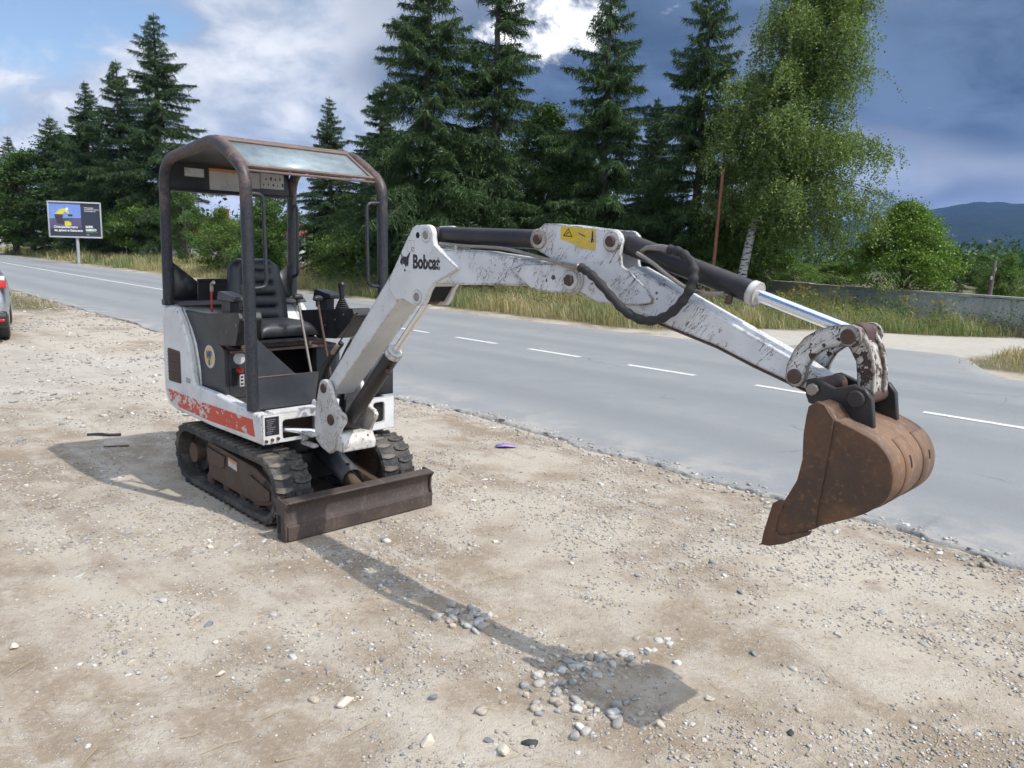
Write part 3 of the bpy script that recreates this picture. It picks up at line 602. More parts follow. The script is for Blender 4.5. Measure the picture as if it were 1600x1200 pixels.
xp('emblem_letters', text_mb('II', .045, frame_m((-.246, -.4248, .842), (1, 0, 0), (0, 0, 1)), .003, align='CENTER'), 'blue_ink', parent=ped)
xp('round_label', MB().disc((-.039, -.325, .90), (1, 0, 0), .040, .003, 28), 'paper_white', parent=ped)
xp('key_slot', MB().box(-.0385, -.033, -.375, -.345, .735, .84), 'opening_shade', parent=ped); xp('red_knob', MB().cyl((-.038, -.335, .825), (-.0, -.335, .825), .017, 16), 'red_plastic', parent=ped)
xp('white_label', MB().box(-.0385, -.0365, -.328, -.298, .72, .795), 'paper_white', parent=ped)
for k in range(3): xp('label_mark', MB().box(-.036, -.0355, -.322, -.305, .73 + k * .022, .742 + k * .022), 'black_ink', parent=ped)
fpn = xp('front_panel', MB().add([(.387, -.445, .655), (.387, -.03, .655), (.387, -.03, .845), (.387, -.445, .848), (.395, -.445, .655), (.395, -.03, .655), (.395, -.03, .845), (.395, -.445, .848)], [(0, 1, 2, 3), (4, 5, 6, 7), (0, 1, 5, 4), (1, 2, 6, 5), (2, 3, 7, 6), (3, 0, 4, 7)]).add([(.387, -.445, .8482), (.387, -.19, .8482), (.387, -.445, 1.085), (.395, -.445, .8482), (.395, -.19, .8482), (.395, -.445, 1.085)], [(0, 1, 2), (3, 4, 5), (0, 1, 4, 3), (1, 2, 5, 4), (2, 0, 3, 5)]), 'slate_paint')
fp2 = xp('front_panel', MB().add([(.455, .14, .664), (.455, .478, .664), (.455, .478, .97), (.455, .14, .80)], [(0, 1, 2, 3)]), 'slate_paint'); fp2.modifiers.new('solid', 'SOLIDIFY').thickness = .008
xp('panel_seam', MB().box(.3955, .3985, -.44, -.19, .843, .849), 'roof_rust', parent=fpn)
xp('warning_sticker', MB().box(.4558, .4575, .21, .452, .675, .735), 'paper_white', parent=fp2); xp('warning_sticker', MB().box(.4558, .4575, .21, .452, .736, .758), 'orange_sticker', parent=fp2)
xp('emblem', MB().disc((.456, .40, .88), (1, 0, 0), .062, .002, 32), 'paper_white', parent=fp2); xp('emblem_letters', text_mb('MP', .062, frame_m((.4595, .40, .865), (0, 1, 0), (0, 0, 1)), .003, align='CENTER', sx=.85), 'blue_ink', parent=fp2)
# seat
seat = thing_seat = xp('seat', MB().prism(round_poly([(-.40, .986), (.03, .986), (.03, 1.014), (-.40, 1.014)], .008), -.225, .18), 'black_plastic', bevel=.004)
def pillow(nx, ny, fx, th):
    v = []; f = []
    for i in range(nx + 1):
        for j in range(ny + 1): v.append(fx(i / nx, j / ny))
    for i in range(nx):
        for j in range(ny): a = i * (ny + 1) + j; f.append((a, a + 1, a + ny + 2, a + ny + 1))
    return MB().add(v, f)
def sup(u): q = 2 * u - 1; return (1 - abs(q) ** 5)
def f_cush(u, v_): e = sup(u) * sup(v_); return (-.38 + .43 * u, -.225 + .405 * v_, 1.03 + .088 * e ** .35 + .012 * (2 * abs(v_ - .5)) ** 2 * e - .006 * math.exp(-((u - .82) / .02) ** 2))
cu = xp('cushion', pillow(36, 30, f_cush, 0), 'vinyl', parent=seat, angle=60); so_ = cu.modifiers.new('solid', 'SOLIDIFY'); so_.thickness = .05; so_.offset = -1
def f_back(u, v_):
    wy = .205 * (1 - .18 * max(0, u - .5) * 2 * (u > .5)) * (1 - max(0, (u - .86) / .14) ** 2 * .35); q = 2 * v_ - 1; y = -.025 + q * wy; e = max(0, 1 - abs(q) ** 6) * max(0, 1 - abs(2 * u - 1) ** 9)
    rib = .024 * abs(math.sin(u * math.pi * 6.)) ** .5 if abs(q) < .56 else .030 * (1 - max(0, .72 - abs(q)) * 2.2)
    z = 1.03 + .475 * u; return (-.37 - .10 * u + .055 * e ** .4 + rib * e + .035 * q * q, y, z)
bk = xp('backrest', pillow(60, 40, f_back, 0), 'vinyl', parent=seat, angle=60); so_ = bk.modifiers.new('solid', 'SOLIDIFY'); so_.thickness = .045; so_.offset = -1
# consoles, levers
def console(y0, y1, dx=0., dz=0.):
    if y0 < 0: return MB().prism(round_poly([(-.30, 1.160), (-.02, 1.185), (.19, 1.205), (.215, 1.165), (.15, 1.003), (-.05, .985), (-.19, 1.06)], .012), y0, y1)
    return MB().prism(round_poly([(-.36 + dx, 1.155 + dz), (-.02 + dx, 1.185 + dz), (.32 + dx, 1.215 + dz), (.345 + dx, 1.165 + dz), (.13 + dx, 1.003 + dz), (-.10 + dx, .985 + dz), (-.25 + dx, 1.06 + dz)], .012), y0, y1)
def boot(x, y, z, lean=(0, 0)):
    mb = MB(); pts = []; rs = []
    for k in range(13): q = k / 12; pts.append((x + lean[0] * q, y + lean[1] * q, z + .075 * q)); rs.append((.058 - .038 * q) * (1.0 if k % 2 else .82))
    return mb.tube(pts, rs, 20)
for (y0, y1, dx, dz, lab) in ((-.438, -.295, .05, .0, 'near'), (.265, .40, 0, 0, 'far')):
    co = xp('control_console', console(y0, y1, dx, dz), 'black_plastic', bevel=.008); ym = (y0 + y1) / 2
    xp('joystick_boot', boot(.10 + dx, ym, 1.185 + dz), 'black_plastic', parent=co)
    xp('joystick', MB().tube([(.10 + dx, ym, 1.255 + dz), (.10 + dx, ym, 1.295 + dz), (.099 + dx, ym, 1.33 + dz), (.098 + dx, ym, 1.355 + dz), (.098 + dx, ym, 1.372 + dz)], [.014, .017, .021, .026, .014], 16), 'black_plastic', parent=co)
    xp('armrest', MB().prism(round_poly([(-.19 + dx, 1.255 + dz), (-.17 + dx, 1.312 + dz), (.03 + dx, 1.285 + dz), (.04 + dx, 1.255 + dz)], .01), ym - .045, ym + .045), 'vinyl', parent=co, bevel=.012)
    xp('armrest_post', MB().box(-.16 + dx, -.04 + dx, ym - .03, ym + .03, 1.17 + dz, 1.258 + dz), 'black_plastic', parent=co, bevel=.006)
    for q in (.0, .12, .22): xp('bolt', MB().cyl((q + dx, y0 + .002, 1.08 + q * .4 + dz), (q + dx, y0 - .004, 1.08 + q * .4 + dz), .006, 10, .001), 'steel', parent=co)
xp('lock_lever', MB().tube(fil([(-.30, -.37, 1.17), (-.29, -.375, 1.27), (-.28, -.375, 1.345), (-.25, -.375, 1.356)], .03), .007, 10), 'red_plastic'); xp('lever_grip', MB().tube([(-.283, -.375, 1.30), (-.28, -.375, 1.345), (-.25, -.375, 1.358)], .012, 10), 'steel')
for (a, b_, m) in (((.15, -.02, 1.262), (.31, .0, .66), 'steel'), ((.19, .095, 1.252), (.33, .12, .66), 'pin_rust')):
    lv = xp('travel_lever', MB().tube([a, b_], .0085, 12), m); xp('lever_knob', MB().tube([(a[0] + .002, a[1] - .03, a[2] + .012), (a[0] + .002, a[1] - .022, a[2] + .02), (a[0], a[1], a[2] + .024), (a[0] + .002, a[1] + .022, a[2] + .02), (a[0] + .002, a[1] + .03, a[2] + .012)], [.008, .017, .019, .017, .008], 12).cyl((a[0], a[1], a[2] - .03), (a[0], a[1], a[2] + .02), .013, 12), 'black_plastic', parent=lv)
    xp('lever_boot', MB().tube([(b_[0], b_[1], .65), (b_[0], b_[1], .675), (b_[0] - .01, b_[1], .70)], [.04, .028, .012], 14), 'black_plastic', parent=lv)
# --- canopy
RT = .034
can = xp('canopy', MB().prism([(-.70, 2.125), (-.66, 2.155), (-.02, 2.222), (.02, 2.215), (-.0, 2.205), (-.66, 2.140)], -.44, .44), 'roof_rust')
for s_ in (-1, 1):
    y = s_ * .457
    loop = fil([(-.765, y, 1.19), (-.735, y, 2.115), (.0, y, 2.192), (.372, y, 2.005), (.383, y, .66)], .14, 8)
    # tighter curve at the roof peak
    loop = fil([(-.765, y, 1.19), (-.735, y, 2.115), (-.35, y, 2.156)], .16, 8) + fil([(-.30, y, 2.161), (.015, y, 2.194), (.20, y, 2.10)], .10, 6) + fil([(.22, y, 2.088), (.375, y, 1.995), (.379, y, 1.7), (.383, y, .655)], .16, 8)
    xp('canopy_tube', MB().tube(loop, RT, 18), 'canopy_tube', parent=can)
    xp('post_foot', MB().box(-.795, -.735, y - .036, y + .036, 1.184, 1.225), 'black_paint', parent=can, bevel=.006)
    gus = MB().add([(-.745, y - s_ * .03, 1.21), (-.745, y - s_ * .19, 1.21), (-.745, y - s_ * .19, 1.34), (-.745, y - s_ * .03, 1.47)], [(0, 1, 2, 3)]); g = xp('rear_gusset', gus, 'black_paint', parent=can); g.modifiers.new('solid', 'SOLIDIFY').thickness = .008
xp('rear_panel', MB().box(-.752, -.740, -.265, .265, 1.215, 1.345).box(-.757, -.733, -.265, .265, 1.340, 1.358), 'black_paint', parent=can, bevel=.003)
xp('rear_header', MB().box(-.745, -.725, -.43, .43, 1.945, 2.128).box(-.742, -.705, -.43, .43, 1.928, 1.944), 'black_paint', parent=can, bevel=.004)
xp('ceiling_lining', MB().prism([(-.724, 2.126), (-.01, 2.196), (-.01, 2.188), (-.724, 2.112)], -.43, .43), 'black_paint', parent=can)
xp('roof_crossbar', MB().tube([(.012, -.44, 2.190), (.012, .44, 2.190)], .026, 14), 'roof_rust', parent=can)
xp('visor_crossbar', MB().box(.334, .348, -.44, .44, 1.998, 2.012), 'roof_rust', parent=can, bevel=.004)
for (p0, p1, w_) in (((.03, -.425), (.335, -.425), .0),): pass
vs0, vs1 = (.035, 2.195), (.340, 2.022)
def on_visor(u, y, up=0.): return (vs0[0] + (vs1[0] - vs0[0]) * u + up * .49, y, vs0[1] + (vs1[1] - vs0[1]) * u + up * .87)
mb = MB(); yy0, yy1 = -.405, .405
mb.add([on_visor(.06, yy0), on_visor(.94, yy0), on_visor(.94, yy1), on_visor(.06, yy1)], [(0, 1, 2, 3)]); gl = xp('visor_glass', mb, 'dusty_sky_glass', parent=can); gl.modifiers.new('solid', 'SOLIDIFY').thickness = .005
fr_ = MB()
for (u0, u1, ya, yb) in ((.0, .065, -.425, .425), (.935, 1., -.425, .425), (.064, .936, -.425, -.402), (.064, .936, .402, .425)):
    fr_.add([on_visor(u0, ya, -.004), on_visor(u1, ya, -.004), on_visor(u1, yb, -.004), on_visor(u0, yb, -.004), on_visor(u0, ya, .008), on_visor(u1, ya, .008), on_visor(u1, yb, .008), on_visor(u0, yb, .008)], [(0, 1, 2, 3), (4, 5, 6, 7), (0, 1, 5, 4), (1, 2, 6, 5), (2, 3, 7, 6), (3, 0, 4, 7)])
xp('visor_frame', fr_, 'roof_rust', parent=can)
# stickers on the inside of the rear header
for (ya, yb, za, zb, m) in ((-.33, -.20, 2.03, 2.085, 'paper_white'), (-.165, .10, 1.955, 2.095, 'paper_white'), (.115, .20, 1.985, 2.092, 'paper_white'), (.205, .385, 1.99, 2.096, 'paper_white')):
    xp('instruction_sticker', MB().box(-.7248, -.7235, ya, yb, za, zb), m, parent=can)
xp('instruction_sticker', MB().box(-.7234, -.7228, -.165, .10, 2.078, 2.096), 'orange_sticker', parent=can)
random.seed(4)
for k in range(9): y = .225 + .018 * k; xp('sticker_pictogram', MB().box(-.7234, -.7230, y, y + .006 + .008 * random.random(), 2.01 + .04 * (k % 2), 2.022 + .04 * (k % 2) + .015 * random.random()), 'black_ink', parent=can)
# grab handles
for s_, pts in ((0, [(.383, -.455, 1.878), (.383, -.358, 1.873), (.383, -.352, 1.36), (.383, -.455, 1.35)]), (1, [(.383, .455, 1.878), (.383, .335, 1.868), (.383, .343, 1.362), (.383, .455, 1.35)]), (2, [(-.735, .457, 1.885), (-.64, .44, 1.88), (-.645, .44, 1.385), (-.755, .457, 1.37)])):
    xp('grab_handle', MB().tube(fil(pts, .035, 6), .0115, 12), 'canopy_tube', parent=can)
# --- swing bracket (front of house)
nb = [(.021, .815), (.035, .838), (.07, .850), (.11, .845), (.135, .82), (.144, .793), (.173, .737), (.222, .69), (.262, .678), (.282, .655), (.272, .625), (.235, .585), (.214, .545), (.19, .46), (.12, .42), (.04, .44), (-.03, .48), (-.04, .577), (-.016, .707)]
br = xp('swing_bracket', MB().prism(nb, -.118, -.088).prism(nb, .088, .118).prism([(-.04, .44), (.19, .45), (.19, .52), (.10, .56), (-.05, .60)], -.087, .087), 'white_paint_bare', 'B', bevel=.008)
xp('bumper_block', MB().prism(round_poly([(.13, .452), (.255, .452), (.262, .50), (.225, .556), (.13, .556)], .012), -.112, .112), 'white_paint_bare', parent=br, bevel=.006)
lg = MB().box(-.12, .02, -.165, -.119, .505, .525).box(-.12, .02, -.165, -.119, .44, .458).box(-.12, -.10, -.165, -.119, .459, .504); xp('swing_lug', lg, 'white_paint_bare', parent=br, bevel=.005)
for (x_, z_, r_) in ((.078, .80, .028), (.150, .628, .032), (.232, .655, .0)):
    if r_:
        for s_ in (-1, 1): xp('pin', MB().cyl((x_, s_ * .119, z_), (x_, s_ * .129, z_), r_, 22), 'pin_rust', parent=br)
# --- boom
leg = [(.045, .752), (.025, .79), (.06, .845), (.09, .872), (.672, 1.477), (.800, 1.632), (1.02, 1.60), (1.06, 1.585), (1.12, 1.56), (1.12, 1.45), (1.017, 1.437), (.99, 1.42), (.727, 1.337), (.122, .788), (.095, .757)]
boom = xp('boom', MB().prism(leg, -.078, .078), 'white_paint', 'B', bevel=.006)
ear = [(.79, 1.615), (.856, 1.699)] + [(.885, 1.712)] + arc(.966, 1.666, .048, 100, -10, 8) + [(1.022, 1.622), (1.058, 1.60), (1.10, 1.575), (1.195, 1.523), (1.188, 1.508), (1.10, 1.47), (1.017, 1.4355), (.985, 1.40), (.955, 1.345), (.93, 1.325), (.87, 1.322), (.80, 1.345), (.72, 1.345), (.66, 1.39), (.66, 1.44)]
for s_ in (-1, 1):
    e = xp('boom_side_plate', MB().prism(ear, s_ * .058, s_ * .088), 'white_paint', parent=boom, bevel=.005, label='white boom plate carrying the maker lettering' if s_ < 0 else None)
front = [(1.0, 1.606), (1.30, 1.598), (1.775, 1.556), (1.80, 1.54), (1.80, 1.462), (1.663, 1.459), (1.20, 1.441), (1.0, 1.437)]
xp('boom_front_section', MB().prism(front, -.068, .068), 'white_paint_scratched', parent=boom, bevel=.007)
endp = [(1.535, 1.522), (1.60, 1.545), (1.70, 1.552), (1.80, 1.555)] + arc(1.885, 1.493, .052, 75, -90, 10) + [(1.74, 1.440), (1.66, 1.452), (1.60, 1.487)]
for s_ in (-1, 1): xp('boom_end_plate', MB().prism(endp, s_ * .0665, s_ * .084), 'white_paint_scratched', parent=boom, bevel=.003)
# the lift lug under the bend (a near-black fill paints the shade between the plates)
xp('lug_shade', MB().prism([(.86, 1.36), (.93, 1.345), (1.0, 1.43), (.90, 1.42)], -.056, .056), 'opening_shade', parent=boom)
for (x_, z_, r_, m) in ((.966, 1.666, .026, 'steel'), (.899, 1.368, .026, 'steel'), (1.885, 1.493, .030, 'pin_rust')):
    for s_ in (-1, 1):
        xp('pin_boss', MB().cyl((x_, s_ * .083, z_), (x_, s_ * .092, z_), r_ + .012, 26, .003), 'white_paint', parent=boom); xp('pin', MB().cyl((x_, s_ * .09, z_), (x_, s_ * (.098 if r_ < .03 else .108), z_), r_ * (.8 if r_ < .03 else .78), 22 if r_ < .03 else 6), m, parent=boom)
xp('plate_hole', MB().cyl((.900, -.0885, 1.664), (.900, -.0865, 1.664), .015, 18, .0003), 'opening_shade', parent=boom)  # near-black disc paints the shade of a hole
xp('plate_hole', MB().cyl((1.79, -.0845, 1.50), (1.79, -.083, 1.50), .012, 5, .0003), 'pin_rust', parent=boom)
FM = lambda x, z, y=-.0886: frame_m((x, y, z), (1, 0, 0), (0, 0, 1))
xp('lettering', text_mb('Bobcat', .092, FM(.862, 1.507), .0034, sx=.80), 'worn_ink', parent=boom)
head = [(0, 58), (6, 44), (14, 40), (28, 40), (38, 50), (44, 52), (36, 36), (35, 28), (36, 24), (33, 14), (28, 18), (24, 12), (20, 14), (18, 20), (10, 20), (6, 16), (-3, 24), (-1, 30), (4, 36)]
hm = MB().add([(x * .0018, y * .0018, 0) for x, y in head] + [(x * .0018, y * .0018, .001) for x, y in head], [tuple(range(19)), tuple(range(37, 18, -1))], FM(.765, 1.488)); xp('emblem', hm, 'worn_ink', parent=boom)
xp('emblem', MB().add([(x * .0018, y * .0018, .0005) for x, y in [(15, 4), (18, 7), (23, 5), (22, 0), (16, 0)]], [(0, 1, 2, 3, 4)], FM(.765, 1.488)), 'worn_ink', parent=boom)
for (a, b_, c_, d__) in ((.822, .874, 1.583, 1.5845), (.822, .874, 1.638, 1.6395), (.822, .8232, 1.583, 1.639), (.8728, .874, 1.583, 1.639), (.848, .849, 1.583, 1.639)): xp('lift_chart', MB().box(a, b_, -.0888, -.0882, c_, d__), 'print_grey', parent=boom)
xp('lift_chart', MB().tube([(.861 + .007 * math.cos(k), -.0886, 1.598 + .009 * math.sin(k)) for k in np.linspace(0, 5.5, 12)], .0012, 5), 'black_ink', parent=boom)
# --- lift cylinder
lc0, lc1 = Vector((.150, 0, .605)), Vector((.899, 0, 1.368)); ld = (lc1 - lc0)
lift = xp('lift_cylinder', MB().cyl(tuple(lc0 - ld * .02), tuple(lc0 + ld * .57), .043, 28).cyl((lc0.x, -.06, lc0.z), (lc0.x, .06, lc0.z), .05, 24), 'cylinder_paint', 'B')
xp('gland_nut', MB().cyl(tuple(lc0 + ld * .565), tuple(lc0 + ld * .60), .046, 28), 'white_paint_bare', parent=lift)
xp('piston_rod', MB().cyl(tuple(lc0 + ld * .59), tuple(lc0 + ld * .985), .019, 22), 'chrome', parent=lift); xp('port_fitting', MB().cyl(tuple(lc0 + ld * .5 + Vector((.03, -.02, -.03))), tuple(lc0 + ld * .5 + Vector((.055, -.03, -.05))), .013, 10), 'pin_rust', parent=lift)
xp('rod_eye', MB().cyl((lc1.x, -.035, lc1.z), (lc1.x, .035, lc1.z), .038, 24), 'pin_rust', parent=lift)
# --- arm cylinder
ac0, ac1 = Vector((.966, 0, 1.666)), Vector((1.688, 0, 1.652))
armc = xp('arm_cylinder', MB().cyl(tuple(ac0 + Vector((.02, 0, 0))), tuple(ac1 - Vector((.055, 0, 0))), .042, 30).cyl((ac0.x, -.045, ac0.z), (ac0.x, .045, ac0.z), .040, 24), 'cylinder_paint', 'B')
xp('gland_nut', MB().cyl(tuple(ac1 - Vector((.075, 0, 0))), tuple(ac1 - Vector((.050, 0, 0))), .046, 28), 'steel', parent=armc); xp('rod_eye', MB().cyl((ac1.x, -.04, ac1.z), (ac1.x, .04, ac1.z), .040, 24).cyl(tuple(ac1 - Vector((.06, 0, 0))), tuple(ac1), .020, 16), 'chrome', parent=armc)
xp('hydraulic_pipe', MB().tube(smooth_path([(1.02, -.05, 1.628), (1.20, -.055, 1.618), (1.45, -.06, 1.612), (1.62, -.075, 1.592), (1.75, -.09, 1.572), (1.86, -.105, 1.556), (1.93, -.11, 1.548)]), .0075, 10), 'steel', 'B')
xp('pipe_clamp', MB().box(1.14, 1.165, -.065, .02, 1.595, 1.625), 'white_paint_bare', 'B', bevel=.003); xp('pipe_fitting', MB().cyl((1.86, -.11, 1.556), (1.95, -.113, 1.546), .013, 8), 'steel', 'B')
# --- arm
armbox = [(1.95, 1.555), (2.126, 1.546), (2.16, 1.556), (2.80, 1.292), (2.845, 1.272), (2.90, 1.245), (2.935, 1.205), (2.92, 1.172), (2.875, 1.188), (2.80, 1.210), (2.678, 1.247), (2.539, 1.295), (2.302, 1.354), (2.095, 1.410), (2.007, 1.414), (1.924, 1.442), (1.90, 1.45), (1.88, 1.50)]
arm = xp('arm', MB().prism(armbox, -.052, .052), 'white_paint_scratched', 'B', bevel=.007)
pl = [(1.655, 1.615)] + arc(1.688, 1.651, .042, 215, 130, 5) + [(1.712, 1.716), (1.80, 1.714), (2.03, 1.692)] + arc(2.069, 1.647, .044, 85, 5, 6) + [(2.105, 1.60), (2.115, 1.558), (2.15, 1.538), (2.24, 1.478), (2.268, 1.442), (2.262, 1.424), (2.225, 1.415), (2.095, 1.409), (2.005, 1.413), (1.924, 1.442), (1.865, 1.46), (1.845, 1.50), (1.79, 1.558)]
for s_ in (-1, 1): xp('arm_side_plate', MB().prism(pl, s_ * .045, s_ * .064), 'white_paint_scratched', parent=arm, bevel=.004)
xp('arm_wear_edge', MB().prism([(2.22, 1.372), (2.302, 1.3535), (2.539, 1.2945), (2.678, 1.2465), (2.80, 1.2095), (2.89, 1.183), (2.886, 1.178), (2.80, 1.203), (2.678, 1.240), (2.539, 1.288), (2.302, 1.347)], -.0535, .0535), 'pin_rust', parent=arm)
for (x_, z_, r_) in ((1.688, 1.651, .030), (2.069, 1.647, .030)):
    for s_ in (-1, 1):
        xp('pin_boss', MB().cyl((x_, s_ * .062, z_), (x_, s_ * .074, z_), r_ + .010, 26, .003), 'white_paint_bare', parent=arm); xp('pin', MB().cyl((x_, s_ * .07, z_), (x_, s_ * .088, z_), r_ * .7, 20), 'pin_rust', parent=arm)
wst = xp('warning_sticker', MB().prism([(1.806, 1.705), (1.985, 1.694), (1.988, 1.612), (1.90, 1.622), (1.865, 1.640), (1.804, 1.655)], -.0665, -.0645), 'yellow_sticker', parent=arm, label='torn yellow warning sticker with black triangle')
xp('warning_mark', MB().tube([(1.822, -.067, 1.668), (1.846, -.067, 1.695), (1.868, -.067, 1.664), (1.822, -.067, 1.668)], .0022, 5), 'black_ink', parent=arm); xp('warning_mark', MB().tube([(1.836, -.067, 1.672), (1.85, -.067, 1.682)], .0018, 5), 'black_ink', parent=arm)
xp('warning_mark', MB().tube([(1.972, -.067, 1.685), (1.972, -.067, 1.662), (1.968, -.067, 1.642)], .003, 6).tube([(1.972, -.067, 1.664), (1.978, -.067, 1.642)], .002, 5), 'black_ink', parent=arm); xp('warning_mark', MB().tube([(1.90, -.067, 1.678), (1.935, -.067, 1.665)], .0018, 5), 'black_ink', parent=arm)
# --- bucket cylinder
bc0, bc1 = Vector((2.069, 0, 1.647)), Vector((2.995, 0, 1.376)); bd_ = (bc1 - bc0); be = .605
buc = xp('bucket_cylinder', MB().cyl(tuple(bc0 + bd_ * .03), tuple(bc0 + bd_ * be), .040, 30).cyl((bc0.x, -.043, bc0.z), (bc0.x, .043, bc0.z), .040, 24), 'cylinder_paint', 'B')
xp('gland_nut', MB().cyl(tuple(bc0 + bd_ * (be - .01)), tuple(bc0 + bd_ * (be + .022)), .0435, 28), 'white_paint_bare', parent=buc); xp('piston_rod', MB().cyl(tuple(bc0 + bd_ * be), tuple(bc0 + bd_ * .98), .021, 24), 'chrome', parent=buc)
xp('rod_eye', MB().cyl((bc1.x, -.035, bc1.z), (bc1.x, .035, bc1.z), .038, 24), 'pin_rust', parent=buc); xp('port_fitting', MB().cyl(tuple(bc0 + bd_ * .53 + Vector((0, -.03, -.035))), tuple(bc0 + bd_ * .53 + Vector((0, -.04, -.06))), .013, 10), 'pin_rust', parent=buc)
hs = xp('hydraulic_hose', MB().tube(smooth_path([(1.955, -.112, 1.545), (1.975, -.114, 1.540), (2.03, -.118, 1.512), (2.118, -.122, 1.446), (2.196, -.125, 1.392), (2.284, -.125, 1.367), (2.365, -.120, 1.388), (2.427, -.112, 1.447), (2.455, -.10, 1.514), (2.443, -.088, 1.568), (2.39, -.075, 1.608), (2.33, -.066, 1.622)], 10), [.0165 + .0022 * math.sin(i * 1.1) for i in range(111)], 14), 'hose_rubber', 'B')
xp('hose_fitting', MB().tube([(2.34, -.066, 1.621), (2.28, -.058, 1.628), (2.22, -.05, 1.626), (2.195, -.048, 1.612)], [.0135, .0125, .0095, .0095], 10), 'steel', parent=hs)
xp('hydraulic_pipe', MB().tube(smooth_path([(2.19, -.07, 1.606), (2.26, -.075, 1.575), (2.34, -.075, 1.527), (2.42, -.07, 1.487), (2.50, -.065, 1.474), (2.55, -.06, 1.478)]), .0075, 10), 'steel', 'B')
# --- bucket linkage
go_ = [(2.81, 1.237), (2.812, 1.268), (2.829, 1.315), (2.862, 1.361), (2.905, 1.390), (2.953, 1.406)] + arc(2.998, 1.376, .036, 100, -60, 6) + [(2.984, 1.345), (2.93, 1.33), (2.897, 1.302), (2.880, 1.266), (2.876, 1.235)] + arc(2.842, 1.232, .033, -20, -160, 5)
for s_ in (-1, 1):
    gl_ = xp('guide_link', MB().prism(go_, s_ * .070, s_ * .090), 'white_paint_link', 'B', bevel=.003)
    for (x_, z_) in ((2.842, 1.235), (2.998, 1.376)): xp('pin', MB().cyl((x_, s_ * .089, z_), (x_, s_ * .097, z_), .024, 20), 'pin_rust', parent=gl_)
bo_ = [(2.965, 1.390), (2.985, 1.410), (3.016, 1.402), (3.053, 1.343), (3.071, 1.277), (3.074, 1.205), (3.05, 1.18), (3.022, 1.195), (3.022, 1.25), (3.014, 1.30), (2.990, 1.338), (2.968, 1.36)]
bln = xp('bucket_link', MB().prism(bo_, -.060, -.030).prism(bo_, .030, .060).prism([(3.045, 1.19), (3.066, 1.19), (3.064, 1.277), (3.044, 1.343), (3.02, 1.38), (3.005, 1.37), (3.035, 1.30)], -.029, .029), 'white_paint_link', 'B', bevel=.005)
xp('pin', MB().cyl((2.998, -.069, 1.376), (2.998, .069, 1.376), .030, 20), 'pin_rust', parent=bln)
# --- bucket
BW = .175
sidep = [(2.940, 1.140), (2.944, 1.168), (2.966, 1.186), (2.991, 1.180), (3.024, 1.140), (3.091, 1.119), (3.152, 1.092), (3.190, 1.046), (3.201, .993), (3.190, .940), (3.150, .895), (3.103, .862), (3.007, .809), (2.985, .792), (2.875, .725), (2.872, .80), (2.896, .864), (2.929, .935), (2.940, 1.004), (2.936, 1.083)]
_bk = [(p.x, p.z) for p in smooth_path([(x_, 0, z_) for x_, z_ in sidep[4:13]], 5)]; sidep = sidep[:4] + _bk + sidep[13:]
bu = xp('bucket', MB().prism(sidep, -BW, -BW + .014).prism(sidep, BW - .014, BW), 'bucket_rust', 'B', bevel=.003)
sh_pts = smooth_path([(2.975, 0, 1.172), (2.998, 0, 1.168), (3.03, 0, 1.132), (3.091, 0, 1.113), (3.148, 0, 1.086), (3.185, 0, 1.042), (3.195, 0, .993), (3.184, 0, .943), (3.147, 0, .899), (3.10, 0, .867), (3.004, 0, .814), (2.86, 0, .722)], 6)
def shell(y0, y1, off):
    v = []; f = []; n = len(sh_pts)
    for i, p in enumerate(sh_pts):
        t_ = (sh_pts[min(i + 1, n - 1)] - sh_pts[max(i - 1, 0)]).normalized(); nn_ = Vector((-t_.z, 0, t_.x)) * -1
        if nn_.dot(p - Vector((2.98, 0, .96))) < 0: nn_ = -nn_
        for y in (y0, y1): v.append((p.x + nn_.x * off, y, p.z + nn_.z * off))
    for i in range(n - 1): f.append((2 * i, 2 * i + 1, 2 * i + 3, 2 * i + 2))
    return MB().add(v, f)
so_ = xp('bucket_shell', shell(-BW + .003, BW - .003, -.001), 'bucket_back_rust', parent=bu, angle=50); mo = so_.modifiers.new('solid', 'SOLIDIFY'); mo.thickness = .012; mo.offset = 0
def shell_band(y0, y1, i0, i1, off, name, m, th=.006):
    o = shell(y0, y1, off); o.v = o.v[2 * i0:2 * i1]; o.f = [q for q in o.f if max(q) < 2 * i1 and min(q) >= 2 * i0]; o.f = [tuple(i - 2 * i0 for i in q) for q in o.f]; b_ = xp(name, o, m, parent=bu, angle=50); q = b_.modifiers.new('solid', 'SOLIDIFY'); q.thickness = th; q.offset = 0
for (a, b_) in ((-.075, .005), (.07, .165)): shell_band(a, b_, 24, 56, .006, 'wear_strip', 'bucket_back_rust', .004)
for (y, i0, i1) in ((-.035, 30, 35), (.12, 31, 35)): shell_band(y - .004, y + .004, i0, i1, .0085, 'weld_slot', 'opening_shade', .002)
lip = [(2.940, 1.140), (2.944, 1.168), (2.966, 1.186), (2.991, 1.180), (3.022, 1.142), (3.018, 1.05), (3.004, .90), (2.998, .806), (2.985, .792), (2.875, .725), (2.872, .80), (2.896, .864), (2.929, .935), (2.940, 1.004), (2.936, 1.083)]
cut = [(2.833, .703), (2.838, .745), (2.850, .80), (2.860, .845), (2.880, .862), (2.900, .862), (2.884, .815), (2.876, .762), (2.89, .748), (2.99, .792), (2.985, .778), (2.91, .728), (2.862, .706)]
for s_ in (-1, 1):
    xp('side_lip', MB().prism(lip, s_ * BW, s_ * (BW + .007)), 'bucket_rust', parent=bu, bevel=.002); xp('side_cutter', MB().prism(cut, s_ * (BW - .002), s_ * (BW + .013)), 'bucket_rust', parent=bu, bevel=.003)
